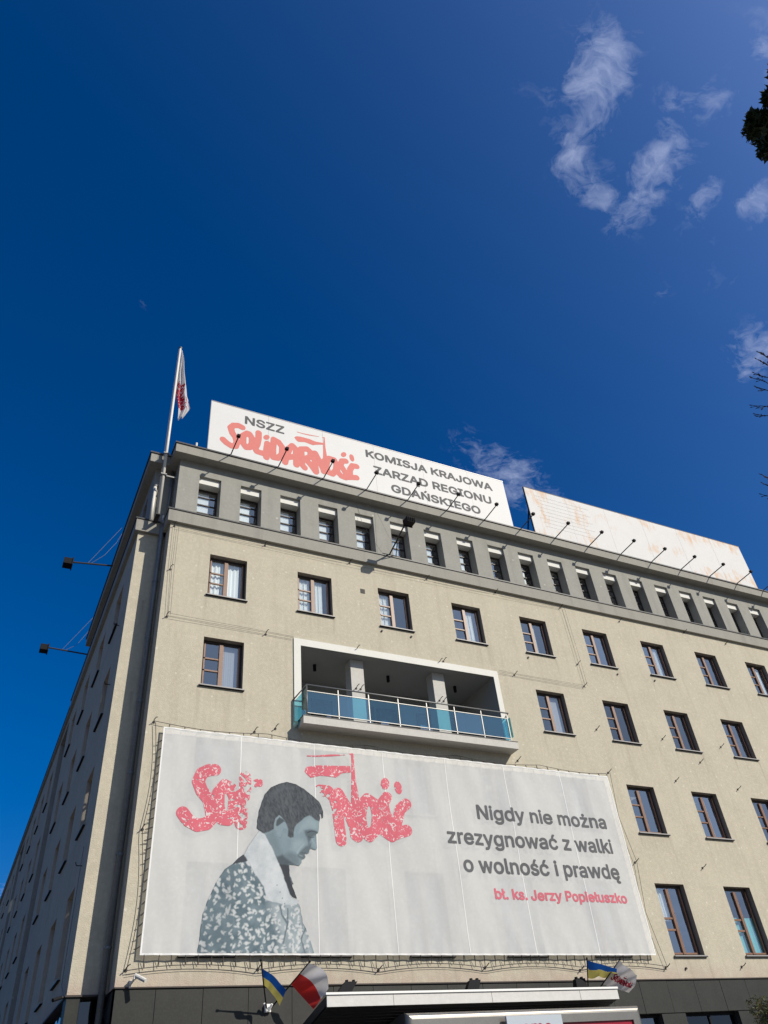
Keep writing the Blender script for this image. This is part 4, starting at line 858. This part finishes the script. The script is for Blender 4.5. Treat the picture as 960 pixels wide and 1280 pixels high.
def pole_thing(label, a, b, r=.017):
    mb = MB(); mb.tube([a, b], [r, r * .8], 8); mb.tube([b, Vector(b) + (Vector(b) - Vector(a)).normalized() * .04], r * 1.5, 8)
    return tag(mb.build('flag_staff', M['black']), label, 'flag staff', 'short staffs slanting out of the wall holders')
def bracket(label, p):
    mb = MB(); mb.box(p[0] - .05, p[0] + .09, p[1] - .02, .0, p[2] - .02, p[2] + .14); mb.tube([(p[0] - .02, p[1] - .02, p[2]), (p[0] - .09, p[1] - .10, p[2] + .14)], .03, 8); mb.tube([(p[0] + .03, p[1] - .02, p[2]), (p[0] + .09, p[1] - .11, p[2] + .12)], .03, 8)
    return tag(mb.build('flag_holder', M['white_paint']), label, 'flag holder')
bracket('pale twin flag holder on the granite left of the canopy', (6.82, -.06, 4.30))
bracket('pale twin flag holder hidden behind the right end of the canopy', (16.15, -.06, 4.33))
pole_thing('staff of the left blue and yellow flag, standing almost upright', (6.80, -.10, 4.33), (6.34, -1.0, 5.14))
pole_thing('staff of the white and red flag, slanting right', (6.88, -.10, 4.33), (7.51, -1.0, 5.11))
pole_thing('staff of the right blue and yellow flag above the canopy', (16.10, -.10, 4.40), (15.59, -1.0, 5.16))
pole_thing('staff of the white flag with red lettering above the canopy', (16.23, -.10, 4.38), (16.72, -1.0, 5.14))
def bil(A, B, C, D, u, v, amp, fu, fv, dirn=(0, 1, 0)):
    """A hoist top, B hoist bottom, C fly top, D fly bottom"""
    p = lerp(lerp(A, C, u), lerp(B, D, u), v)
    return p + Vector(dirn) * amp * math.sin(fu * u * 6.28 + fv * v * 3) * min(1, u * 3)
f1 = thing('flag', 'narrow blue and yellow flag drooping from the near upright staff', 'flag')
def fn(u, v):
    p = bil((6.42, -.85, 5.02), (6.58, -.52, 4.74), (7.02, -.78, 4.60), (6.97, -.5, 4.34), u, v, .05, 1.6, 1.0, (.25, 1, .1))
    return p + Vector((0, 0, .05 * math.sin(u * 3.14)))
cloth('flag_cloth', fn, 24, 14, [M['f_blue'], M['f_yellow']], lambda u, v: int(v > .5), f1)
f2 = thing('flag', 'white over red flag filled by the wind beside the canopy', 'flag')
def fn(u, v):
    p = bil((7.50, -1.0, 5.09), (7.24, -.50, 4.76), (7.94, -1.08, 4.56), (7.74, -.62, 4.24), u, v, .07, 1.1, 1.6, (.3, 1, .2))
    return p + Vector((.14 * math.sin(u * 3.14) * (1 - v), 0, .10 * math.sin(u * 3.14) * (1 - v)))
cloth('flag_cloth', fn, 26, 20, [M['f_white'], M['f_red']], lambda u, v: int(v > .48), f2)
f3 = thing('flag', 'blue and yellow flag streaming level above the right end of the canopy', 'flag')
def fn(u, v):
    p = bil((15.60, -1.0, 5.13), (15.84, -.55, 4.80), (16.62, -.95, 4.93), (16.75, -.6, 4.80), u, v, .06, 1.4, .8, (.1, 1, .3))
    return p + Vector((0, 0, -.03 * math.sin(u * 12) * v))
cloth('flag_cloth', fn, 28, 16, [M['f_blue'], M['f_yellow']], lambda u, v: int(v > .46 + .04 * math.sin(u * 9)), f3)
f4 = thing('flag', 'white flag with dark red lettering behind the blue and yellow one', 'flag')
def fn(u, v):
    return bil((16.70, -1.0, 5.12), (16.40, -.42, 4.66), (17.28, -.96, 4.76), (17.24, -.5, 4.42), u, v, .06, 1.3, 1.8, (.2, 1, .3))
cloth('flag_cloth', fn, 70, 50, [M['f_white'], M['f_crimson']], lambda u, v: int(.32 < v < .78 and .12 < u < .92 and sd_logo((u - .12) / .8 * .98, 1 - (v - .32) / .46)), f4)

# ================================================================== banner
BN = thing('facade_banner', 'huge pale mesh banner with a printed portrait of a man and Polish slogan', 'banner', (0, 0, 0))
bx0, bx1, bz0, bz1, by = 3.801, 18.922, 5.421, 10.834, -.14  # banner extents, seams and lettering scaled about the camera from an earlier, wider gap
def strip(mb, xa, xb, za, zb, y, nx, nz):
    vs = [(xa + (xb - xa) * i / nx, y, za + (zb - za) * j / nz) for i in range(nx + 1) for j in range(nz + 1)]
    mb.add(vs, [(i * (nz + 1) + j, (i + 1) * (nz + 1) + j, (i + 1) * (nz + 1) + j + 1, i * (nz + 1) + j + 1) for i in range(nx) for j in range(nz)]); return mb
strip(MB(), bx0, bx1, bz0, bz1, by, 150, 54).build('mesh_sheet', M['banner'], BN)
w = .038; mb = MB()
strip(mb, bx0, bx1, bz0, bz0 + w, by - .005, 150, 1); strip(mb, bx0, bx1, bz1 - w, bz1, by - .005, 150, 1); strip(mb, bx0, bx0 + w, bz0 + w, bz1 - w, by - .005, 1, 54); strip(mb, bx1 - w, bx1, bz0 + w, bz1 - w, by - .005, 1, 54)
mb.build('hem', M['hem'], BN)
for x in (5.958, 8.125, 10.303, 12.45, 14.618, 16.836):
    strip(MB(), x - .012, x + .012, bz0 + w, bz1 - w, by - .004, 1, 54).build('seam', M['hem'], BN)
Y0 = by - .007
def er(D, GX, GZ):
    out = D.copy(); rr = np.random.RandomState(3)
    # camouflage-like gaps, denser where the print dissolves beside the head
    def fbm(x, z, s):
        v = np.zeros_like(x)
        for k, (a, f) in enumerate(((1, 1), (.6, 2.1), (.35, 4.3))):
            v += a * (np.sin(x * s * f + 1.3 * k + 1.7 * np.sin(z * s * f * .9 + k)) * np.cos(z * s * f * 1.1 - .7 * k + 1.3 * np.sin(x * s * f * .8)))
        return v
    n = fbm(GX, GZ, 13.0); fade = np.clip((GX - 5.6) / .55, 0, 1) * (GX < 7) + np.clip((8.82 - GX) / .45, 0, 1) * (GX > 7) * (GZ < 9.6)
    th = 1.28 - 1.30 * fade
    return np.maximum(out, (n - th) * .06)
shape_mesh('brushed_logo_print', BANNER_LOGO, .165, Y0, .024, M['p_red'], BN, er, rz=.16)
# the portrait is flat print: one sheet cut to the figure's outline, its tones stored as print colours
def paint_portrait():
    PO = {k: [(x, z) for x, z in v] for k, v in PORTRAIT.items()}
    res = .0145; gx = np.arange(5.0, 8.75, res); gz = np.arange(bz0 + w + .004, 9.75, res); GX, GZ = np.meshgrid(gx, gz, indexing='ij')
    wob = (fnoise(GX, GZ, 9, 5) - .5) * .03
    SD = {k: poly_sd(v, GX + wob, GZ + wob * .6) for k, v in PO.items()}
    U = np.minimum.reduce([SD['skin'], SD['hair'], SD['coat'], SD['coat_front'], SD['collar'], SD['nape'], SD['shirt']])
    me_ob = marching('portrait_print', U, gx, gz, Y0 - .003, None, BN); me = me_ob.data
    co = np.array([v.co[:] for v in me.vertices]); X_, Z_ = co[:, 0], co[:, 2]
    wob = (fnoise(X_, Z_, 9, 5) - .5) * .03
    S_ = {k: poly_sd(v, X_ + wob, Z_ + wob * .6) for k, v in PO.items()}
    col = np.zeros((len(X_), 3))
    def lay(name, c, soft=.012, amt=1.0, off=0.0, mask=None):
        a_ = np.clip(.5 - (S_[name] if isinstance(name, str) else name) / (2 * soft) + off, 0, 1) * amt
        if mask is not None: a_ = a_ * mask
        c = np.array(c) if not callable(c) else c
        col[:] = col * (1 - a_[:, None]) + (c if c.ndim == 2 else c[None]) * a_[:, None]
    n1 = fnoise(X_, Z_, 5, 11); n2 = fnoise(X_, Z_, 22, 21); n3 = fnoise(X_ * 2.2 + Z_, Z_ * .6 - X_, 14, 31)
    mix = lambda c0, c1, t: np.array(c0)[None] * (1 - t[:, None]) + np.array(c1)[None] * t[:, None]
    # coat: teal grey cloth with pale leaf motifs
    lay('coat', mix((.075, .13, .165), (.14, .215, .25), np.clip(n1 * 1.6 - .3, 0, 1)))
    lay('coat_front', mix((.20, .27, .305), (.30, .36, .385), np.clip(n1 * 1.6 - .3, 0, 1)), .09)
    rr = random.Random(12); best = np.full(len(X_), 9.0); hole = np.full(len(X_), 9.0)
    cxs = []
    for _ in range(4000):
        x, z = rr.uniform(5.0, 7.9), rr.uniform(5.4, 8.0)
        if all((x - a) ** 2 + (z - b) ** 2 > .14 ** 2 for a, b in cxs): cxs.append((x, z))
    for x, z in cxs:
        sz = rr.uniform(.65, 1.35)
        for k in range(3):
            an = rr.uniform(0, 6.28); ex, ez = x + math.cos(an) * .035 * sz, z + math.sin(an) * .04 * sz; ra, rb = rr.uniform(.03, .065) * sz, rr.uniform(.018, .034) * sz; ro = rr.uniform(0, 3.14)
            dx, dz = X_ - ex, Z_ - ez; u = dx * math.cos(ro) + dz * math.sin(ro); v = -dx * math.sin(ro) + dz * math.cos(ro)
            best = np.minimum(best, (np.sqrt((u / ra) ** 2 + (v / rb) ** 2) - 1) * rb)
        if rr.random() < .5: hole = np.minimum(hole, np.hypot(X_ - x - .01, (Z_ - z) * .8) - .016 * sz)
    inc = (np.minimum(S_['coat'], S_['coat_front']) < .0)
    lay(best + (n2 - .5) * .02, (.50, .525, .52), .010, .92, 0, inc * 1.0)
    lay(hole, (.13, .19, .22), .008, .8, 0, inc * 1.0)
    lay('coat', (.06, .10, .13), .25, .30, -.15, inc * (X_ < 5.9))
    for k in ('fold', 'fold2'): lay(k, (.10, .15, .18), .012)
    lay('nape', (.05, .06, .075))
    # face
    lay('skin', mix((.145, .225, .265), (.185, .275, .315), n1), .008)
    lay('forehead_light', (.22, .315, .35), .06, .8); lay('cheek_light', (.225, .315, .345), .07, .75)
    lay('neck_tone', (.12, .18, .21), .06, .7); lay('cheek_tone', (.11, .165, .19), .06, .8)
    lay('jaw_shadow', (.065, .09, .11), .035, .95); lay('shirt', (.045, .052, .065), .012)
    lay('eye_shadow', (.075, .11, .13), .028, .9); lay('nose_shadow', (.09, .13, .15), .02, .75); lay('mouth_shadow', (.085, .12, .14), .025, .85); lay('cheek_line', (.25, .34, .37), .02, .8)
    face = (S_['skin'] < 0) * 1.0
    # lids, nostril, lips as short strokes in the same plane
    def strokes(pts, r, c, soft=.01, amt=.9):
        d_ = np.full(len(X_), 9.0)
        for (ax, az), (bx, bz) in zip(pts, pts[1:]):
            dx, dz = bx - ax, bz - az; t = np.clip(((X_ - ax) * dx + (Z_ - az) * dz) / (dx * dx + dz * dz), 0, 1); d_ = np.minimum(d_, np.hypot(X_ - ax - t * dx, Z_ - az - t * dz))
        lay(d_ - r, c, soft, amt, 0, face)
    strokes([(7.86, 8.31), (7.98, 8.36), (8.12, 8.33)], .014, (.045, .055, .07)); strokes([(7.88, 8.20), (7.98, 8.18), (8.04, 8.20)], .010, (.05, .065, .08))
    strokes([(7.90, 7.93), (7.94, 7.98), (7.95, 8.05)], .010, (.08, .11, .13)); strokes([(7.66, 7.79), (7.74, 7.775), (7.79, 7.79)], .009, (.05, .07, .085))
    strokes([(7.62, 7.72), (7.70, 7.70)], .012, (.20, .27, .29)); strokes([(7.98, 8.15), (8.05, 8.02), (8.10, 7.96)], .016, (.24, .33, .36), .02, .7)
    lay('temple_shadow', (.07, .10, .12), .015, .8)
    lay('hair', mix((.040, .050, .062), (.085, .10, .115), np.clip(n3 * 1.8 - .4, 0, 1)), .012)
    lay('hair_light', mix((.10, .12, .14), (.07, .085, .10), n2), .06, .7)
    lay('ear', (.185, .27, .31), .010); lay('ear_shadow', (.06, .08, .095), .014, .95)
    lay('collar', mix((.50, .53, .545), (.37, .425, .455), np.clip(n1 * 1.8 - .55, 0, 1)), .010)
    strokes2 = [(7.02, 6.98), (7.10, 6.82), (7.16, 6.68), (7.22, 6.56)]
    for (x, z) in strokes2: lay(np.hypot(X_ - x, Z_ - z) - .014, (.12, .14, .16), .008)
    grain = 1 + (np.random.RandomState(8).rand(len(X_)) - .5) * .10
    col *= grain[:, None]; lum = col @ np.array([.25, .6, .15]); col = col * .68 + lum[:, None] * np.array([.97, 1.0, 1.02]) * .32
    at = me.color_attributes.new('print', 'FLOAT_COLOR', 'POINT'); at.data.foreach_set('color', np.concatenate([col, np.ones((len(col), 1))], 1).ravel())
    m = bpy.data.materials.new('portrait_ink'); m.use_nodes = True; n, l = m.node_tree.nodes, m.node_tree.links
    ca = n.new('ShaderNodeVertexColor'); ca.layer_name = 'print'; q = n['Principled BSDF']; q.inputs['Roughness'].default_value = .8; q.inputs['Specular IOR Level'].default_value = .2
    l.new(ca.outputs[0], q.inputs['Base Color']); me.materials.clear(); me.materials.append(m)
paint_portrait()
text_fit('lettering', 'Nigdy nie można', 13.358, 18.307, 9.04, 0.43, Y0, M['p_text'], BN, .018)
text_fit('lettering', 'zrezygnować z walki', 12.198, 18.318, 8.274, 0.44, Y0, M['p_text'], BN, .018)
text_fit('lettering', 'o wolność i prawdę', 12.602, 18.328, 7.508, 0.44, Y0, M['p_text'], BN, .018)
text_fit('lettering', 'bł. ks. Jerzy Popiełuszko', 13.529, 18.368, 6.822, 0.29, Y0, M['p_redtext'], BN, .016)
# the cloth is not quite taut: everything printed on it follows its shallow waves
def wave(x, z):
    e = min(x - bx0, bx1 - x, z - bz0, bz1 - z); k = min(1, max(0, e) / .5)
    return (.020 * math.sin(1.45 * x + .8 * z) * math.sin(.58 * (z - bz0)) + .010 * math.sin(3.9 * x - 1.1 * z + 1) + .006 * math.sin(7.5 * x + 2.3 * z)) * (.35 + .65 * k) + .012 * (1 - k) * math.sin(15.0 * x) * (abs(z - bz1) < .5 or abs(z - bz0) < .5)
for o in BN.children:
    for v in o.data.vertices: v.co.y += wave(v.co.x, v.co.z)
    if o.name.startswith('mesh_sheet'): o.data.polygons.foreach_set('use_smooth', [True] * len(o.data.polygons))
# lacing and edge cables
rl = random.Random(2)
def arc_z(x, hooks, z_h, z_m):
    for a, b in zip(hooks, hooks[1:]):
        if a <= x <= b: t = (x - a) / (b - a); return z_h + (z_m - z_h) * 4 * t * (1 - t)
    return z_h
HB = [3.56, 6.6, 9.76, 12.93, 16.08, 19.28]
mb = MB(); path = [(x, -.09, arc_z(x, HB, 5.13, 5.24)) for x in np.arange(3.56, 19.29, .131)]; mb.tube(path, .009, 4, False)
path = [(x, -.05, arc_z(x, HB, 5.05, 5.16)) for x in np.arange(3.56, 19.29, .131)]; mb.tube(path, .006, 4, False)
HL = [5.15, 8.18, 10.99]
mb.tube([(3.56 + .13 * math.sin(3.14 * min(1, max(0, ((z - (5.15 if z < 8.18 else 8.18)) / 2.92)))), -.09, z) for z in np.arange(5.15, 11.0, .2)], .009, 4, False)
mb.tube([(x, -.09, 10.99 - .10 * math.sin(3.14 * (((x - 3.55) / 3.15) % 1))) for x in np.arange(3.55, 19.15, .2)], .009, 4, False)
mb.tube([(19.12, -.09, 11.03), (18.98, -.09, 9.5), (19.22, -.09, 8.09), (19.02, -.09, 6.6), (19.28, -.09, 5.11)], .009, 4, False)
mb.build('edge_cable', M['rope'], BN)
def lace(a, b):
    m_ = MB(); a = Vector(a); b = Vector(b)
    m_.tube([a, b], .010, 4, False); m_.tube([a + Vector((.0, .03, 0)), b + Vector((.035, .05, 0))], .007, 4, False); m_.build('lace', M['rope'], BN)
x = 3.9
while x < 18.75: lace((x, by, bz0 + .01), (x + rl.uniform(-.01, .02), -.09, arc_z(x, HB, 5.14, 5.25))); x += 0.305 + rl.uniform(-.04, .04)
x = 3.95
while x < 18.7: lace((x, by, bz1), (x, -.10, 10.99 - .10 * math.sin(3.14 * (((x - 3.55) / 3.15) % 1)))); x += .42 + rl.uniform(-.02, .02)
z = 5.6
while z < 10.7: lace((bx0, by, z), (3.60 + .13 * abs(math.sin(3.14 * (z - 5.15) / 2.92)), -.09, z - .06)); z += .24 + rl.uniform(-.03, .03)
z = 5.6
while z < 10.7: lace((bx1, by, z), (18.95, -.10, z + .03)); z += .26

# ================================================================== canopy, portal, wall fittings
CN = thing('entrance_canopy', 'canopy with a white metal fascia and charcoal slatted underside over the entrance', 'canopy')
xa, xb = 7.50, 15.51; yf = -2.0
mb = MB(); mb.box(xa, xb, yf - .02, yf + .02, 4.08, 4.30); mb.build('fascia', mat('white_fascia', (.56, .555, .535), .5, var=.06, vscale=1.4, bump=.35, bscale=5), CN)
mb = MB(); mb.box(xa - .03, xb + .01, yf - .05, yf + .06, 4.302, 4.345); mb.build('fascia_cap', M['white_paint'], CN)
for x in (9.1, 11.7, 14.3):
    mb = MB(); mb.box(x, x + .012, yf - .024, yf - .019, 4.08, 4.30); mb.build('fascia_joint', M['sill'], CN)
# roof falling back to the wall
mb = MB()
mb.add([(xa, yf + .022, 4.29), (xb, yf + .022, 4.29), (xb, -.06, 3.86), (xa, -.06, 3.86), (xa, yf + .022, 4.12), (xb, yf + .022, 4.12), (xb, -.06, 3.68), (xa, -.06, 3.68)],
       [(0, 1, 2, 3), (4, 7, 6, 5), (0, 3, 7, 4), (1, 5, 6, 2)]); mb.build('canopy_roof', M['slats'], CN)
for i in range(12):
    t0 = (i + .06) / 12; t1 = (i + .86) / 12
    def pt(t, x, dz): return (x, yf + .025 + t * 1.9, 4.095 - .44 * t + dz)
    m_ = MB(); m_.add([pt(t0, xa + .03, 0), pt(t0, xb - .03, 0), pt(t1, xb - .03, 0), pt(t1, xa + .03, 0), pt(t0, xa + .03, -.018), pt(t0, xb - .03, -.018), pt(t1, xb - .03, -.018), pt(t1, xa + .03, -.018)],
                      [(0, 1, 2, 3), (4, 7, 6, 5), (0, 4, 5, 1), (2, 6, 7, 3), (0, 3, 7, 4), (1, 5, 6, 2)]); m_.build('soffit_slat', M['slats'], CN)

PT = thing('entrance_portal', 'rounded brushed steel portal with a dark red panel and pale sign under the canopy', 'portal')
# steel frame: rounded section swept over the opening
x0, x1, zt, yp, yb, r = 9.25, 15.86, 3.90, -2.30, -.02, .13
def sect(kind, s):   # profile across the frame band: outer edge -> front -> inner edge
    prof = [(0, .35)] + [(r - r * math.cos(a), r - r * math.sin(a)) for a in np.linspace(0, math.pi / 2, 7)] + [(.30, .0), (.305, .06)]
    return prof
prof = sect(0, 0)
mb = MB(); vs = []
for (d, y) in prof:
    vs += [(x0 + d, yp + y, 0), (x0 + d, yp + y, zt - d), (x1 - d, yp + y, zt - d), (x1 - d, yp + y, 0)]
fs = []
for i in range(len(prof) - 1):
    for k in range(3): fs.append((i * 4 + k, i * 4 + k + 1, i * 4 + 4 + k + 1, i * 4 + 4 + k))
mb.add(vs, fs); mb.quad((x0, yp + .35, zt), (x1, yp + .35, zt), (x1, yb, zt - .35), (x0, yb, zt - .35))
mb.quad((x0, yp + .35, 0), (x0, yp + .35, zt), (x0, yb, zt - .35), (x0, yb, 0)); mb.quad((x1, yp + .35, 0), (x1, yp + .35, zt), (x1, yb, zt - .35), (x1, yb, 0))
mb.build('portal_frame', M['steel'], PT)
for (xx, s) in ((x0 + .165, 1), (x1 - .165, -1)):
    mb = MB(); mb.tube([(xx - s * .165, yp + .12, zt + .004), (xx + s * .168, yp - .003, zt - 0.305)], .006, 4); mb.build('frame_joint', M['iron'], PT)
mb = MB(); mb.box(x0 + 0.305, x1 - 0.305, yp + .05, yp + .10, 2.9, zt - .306); mb.build('header_panel', M['red_panel'], PT)
mb = MB(); mb.box(x0 + 0.305, x1 - 0.305, yp + .35, yp + .38, .15, 2.9); mb.build('portal_glazing', M['glass_dark'], PT)
mb = MB(); mb.box(11.72, 13.27, yp - .16, yp - .10, 3.12, 3.745); mb.build('sign_panel', M['sign_grey'], PT)
text_fit('lettering', 'ama', 12.08, 12.98, 3.11, .60, yp - .163, M['crimson'], PT, .045)

for i, (x, lab) in enumerate(((8.72, 'black square uplight behind the left end of the canopy'), (12.20, 'black square uplight above the middle of the canopy'), (15.56, 'black square uplight beside the right blue and yellow flag'))):
    t = thing('wall_uplight', lab, 'uplight', (x, -.5, 4.62), 0, 'black uplights standing behind the canopy fascia')
    a = (.22, .12, -.02)[i]
    mb = MB(); mb.add([(-.22 - a, -.12, -.16), (.14 - a, -.12, -.16), (.20, -.04, .17), (-.12, -.04, .17), (-.20 - a, .10, -.16), (.14 - a, .10, -.16), (.20, .10, .15), (-.12, .10, .15)],
                      [(0, 1, 2, 3), (4, 7, 6, 5), (0, 4, 5, 1), (2, 6, 7, 3), (0, 3, 7, 4), (1, 5, 6, 2)])
    for k in range(2): mb.box(-.08 + k * .18, -.03 + k * .18, -.02, .06, .172, .21)
    mb.build('lamp_head', M['black'], t)
    mb = MB(); mb.tube([(0, 0, -.1), (0, .1, -.5)], .02, 6); mb.tube([(0, .1, -.5), (0, .48, -.5)], .02, 6); mb.build('arm', M['iron'], t)

t = thing('security_camera', 'grey camera on an angled bracket above the granite near the left corner', 'security camera', (3.72, -.04, 4.86))
mb = MB(); mb.box(-.06, -.02, -.02, .03, -.06, .10); mb.tube([(-.04, -.02, .0), (.02, -.14, .10), (.08, -.22, .12)], .022, 8); mb.build('bracket', M['pole'], t)
mb = MB(); mb.tube([(.02, -.16, .16), (.22, -.36, .02)], .045, 10); mb.box(-.01, .05, -.20, -.12, .08, .16); mb.build('housing', M['pole'], t)
t = thing('security_camera', 'dark camera under the lower corner of the shaded side', 'security camera', (2.46, .95, 4.80))
mb = MB(); mb.tube([(.0, 0, 0), (-.08, -.02, -.01)], .03, 6); mb.build('bracket', M['iron'], t)
mb = MB(); mb.tube([(-.06, -.02, 0), (-.24, -.16, -.07)], .038, 10); mb.build('housing', M['black'], t)
mb = MB(); mb.tube([(.0, .02, 0), (-.02, .6, .35), (-.015, .62, 3.4)], .008, 4); mb.build('cord', M['wire'], t)
for (y, z) in ((1.75, 7.78), (2.0, 15.0), (1.9, 12.9)):
    mb = MB(); mb.tube([(2.5, y, z), (2.36, y, z), (2.33, y, z + .08)], .014, 5); mb.build('side_hook', M['iron'], BLD)

# ================================================================== trees

def leaf_mesh(name, L, lobes, m):
    mb = MB(); pts = [(0, 0, 0)]
    n = lobes * 2 + 1
    for i in range(n):
        a = R(-125 + 250 * i / (n - 1)); rr = L * (1.0 if i % 2 == 0 else .42) * (1 - .25 * abs(a) / 2.2)
        pts.append((rr * math.sin(a), rr * math.cos(a), .12 * L * math.cos(a * 2)))
    mb.add(pts, [(0, i, i + 1) for i in range(1, n)]); return mb
def scatter(name, centres, n, L, mats, parent, lobes=2, seed=1, gauss=True, droop=.4):
    """many leaf shapes in one foliage mesh"""
    rr = random.Random(seed); base = leaf_mesh('leaf', L, lobes, None); bv = [Vector(p) for p in base.v]; bf = base.f
    V = []; F = []; MI = []
    for _ in range(n):
        c, rad = centres[rr.randrange(len(centres))]
        d = Vector((rr.gauss(0, 1), rr.gauss(0, 1), rr.gauss(0, 1))).normalized() * rad * (rr.random() ** .45)
        p = Vector(c) + d; q = Matrix.Rotation(rr.uniform(0, 6.28), 3, 'Z') @ Matrix.Rotation(rr.gauss(droop, .6), 3, 'X') @ Matrix.Rotation(rr.gauss(0, .5), 3, 'Y')
        s = rr.uniform(.65, 1.2); k = len(V); V += [tuple(p + (q @ b) * s) for b in bv]; F += [tuple(i + k for i in f) for f in bf]
        mi = 0 if len(mats) == 1 else min(len(mats) - 1, int(rr.random() ** 2.2 * len(mats))); MI += [mi] * len(bf)
    me = bpy.data.meshes.new(name); me.from_pydata(V, [], F)
    for m in mats: me.materials.append(m)
    me.polygons.foreach_set('material_index', MI); me.update()
    return link(name, me, parent)
rt = random.Random(7)
def limb(mb, a, b, r0, r1, wob=.12, n=6):
    a = Vector(a); b = Vector(b); L = (b - a).length; pts = []
    for i in range(n + 1):
        t = i / n; w = math.sin(t * 3.14) * wob * L * .25
        pts.append(lerp(a, b, t) + Vector((rt.uniform(-w, w), rt.uniform(-w, w), rt.uniform(-w, w) * .5)))
    mb.tube(pts, [r0 + (r1 - r0) * i / n for i in range(n + 1)], 7); return pts
TA = thing('leafy_tree', 'dark leafy tree whose crown pokes into the top right edge of the picture', 'tree', (0, 0, 0))
mb = MB(); limb(mb, (11.6, -18.9, 0), (11.2, -18.8, 7.5), .28, .19, .1); heads = []
mb2 = MB(); CA = []
for tgt in [(9.0, -18.75, 12.4), (9.0, -18.9, 12.6), (12.4, -17.4, 14), (10.6, -20.2, 14.5), (12.6, -19.5, 14.2), (13.2, -17.6, 12.5), (11.2, -18.6, 15.5), (9.3, -20.4, 12.8), (12.9, -20.8, 12.0), (10.3, -18.4, 12.8)]:
    p = limb(mb, (11.2, -18.8, 6.2 + rt.random() * 1.2), tgt, .10, .02, .3)
    if tgt[0] > 9.25: CA.append((tgt, 1.25))
    for q in p[3:]:
        e = q + Vector((rt.uniform(-.6, .6), rt.uniform(-.6, .6), rt.uniform(-.1, .7)))
        if e.x > 8.3: limb(mb, q, e, .02, .006, .2, 3)
mb.build('trunk', M['bark'], TA)
scatter('crown', CA, 5200, .13, [M['leaf_dark']], TA, 3, 5)
scatter('crown_branch', [((8.02, -18.60, 11.98), .46), ((7.82, -18.43, 11.98), .38), ((8.05, -18.7, 12.05), .52), ((7.60, -18.32, 12.06), .21), ((7.54, -18.36, 12.12), .16), ((7.78, -18.22, 11.90), .16), ((7.42, -18.93, 12.33), .10), ((7.52, -18.70, 12.20), .12)], 2100, .10, [M['leaf_dark']], TA, 3, 11, droop=.1)

TB = thing('bare_tree', 'bare tree whose twigs reach into the right edge of the picture', 'tree', (0, 0, 0))
mb = MB(); limb(mb, (14.5, -13.6, 0), (14.0, -13.7, 7.0), .26, .14, .08)
def twigs(p, d, L, r, depth):
    p = Vector(p); d = Vector(d).normalized(); e = p + d * L
    pts = [p, lerp(p, e, .5) + Vector((rt.uniform(-1, 1), rt.uniform(-1, 1), rt.uniform(-1, 1))) * L * .06, e]
    mb.tube(pts, [r, r * .85, r * .7], 5)
    # knobbly bud
    mb.tube([e - d * .02, e, e + d * .025], [r * .8, r * 1.7, r * .5], 5)
    if depth == 0: return
    for s in (-1, 1):
        nd = (d + Vector((rt.uniform(-.15, .15), s * rt.uniform(.25, .55) * .5, s * rt.uniform(.25, .6)))).normalized()
        twigs(e, nd, L * rt.uniform(.55, .85), r * .8, depth - 1)
    if rt.random() < .6: twigs(lerp(p, e, .55), (d + Vector((0, rt.uniform(-.6, .6), rt.uniform(-.7, .7)))), L * .45, r * .7, max(0, depth - 2))
for (st, dr) in (((9.76, -15.83, 10.68), (-1, -.1, .1)), ((9.80, -15.72, 10.56), (-1, .1, .02)), ((9.86, -15.60, 10.42), (-1, .2, .05)), ((9.92, -15.45, 10.24), (-1, .3, -.1)), ((10.38, -14.72, 9.36), (-1, .1, .2)), ((10.42, -14.58, 9.2), (-1, .2, -.25)), ((9.74, -15.90, 10.76), (-1, -.1, .25)), ((9.83, -15.66, 10.50), (-1, .1, .25)), ((9.97, -15.36, 10.12), (-1, .4, .1)), ((10.40, -14.66, 9.28), (-1, .1, .02))):
    limb(mb, (13.9, -13.8, 6.2), st, .05, .011, .06, 7)
    twigs(st, dr, .15, .008, 2)
for tgt in ((15.6, -15.2, 11.6), (15.6, -12.8, 11.4), (14.2, -15.4, 11.2), (14.0, -13.5, 12.2)):
    p = limb(mb, (14.0, -13.7, 6.8), tgt, .08, .02, .25)
    for q in p[3:]: twigs(q, (rt.uniform(-.6, 1), rt.uniform(-1, 1), rt.uniform(0, 1)), .3, .012, 2)
mb.build('branches', M['twig'], TB)

SH = thing('shrub', 'olive leaved shrub with pale buds at the lower right corner', 'shrub', (0, 0, 0))
mb = MB(); cs = []
for i in range(34):
    a = rt.uniform(0, 6.28); rr = rt.uniform(.05, .68); top = Vector((10.98 + math.cos(a) * rr, -10.85 + math.sin(a) * rr, rt.uniform(2.1, 2.93)))
    p = limb(mb, (10.95 + rt.uniform(-.1, .1), -10.75 + rt.uniform(-.1, .1), 0), top, .022, .005, .25); cs.append((top, .17)); cs.append((p[4], .20)); cs.append((p[5], .18))
mb.build('stems', M['bark'], SH)
scatter('foliage', cs, 17000, .055, [M['leaf_olive'], M['leaf_rust'], M['leaf_dark']], SH, 1, 21)
scatter('buds', [(c, .10) for c, r_ in cs[::3]], 120, .045, [M['blossom']], SH, 1, 22, droop=1.2)
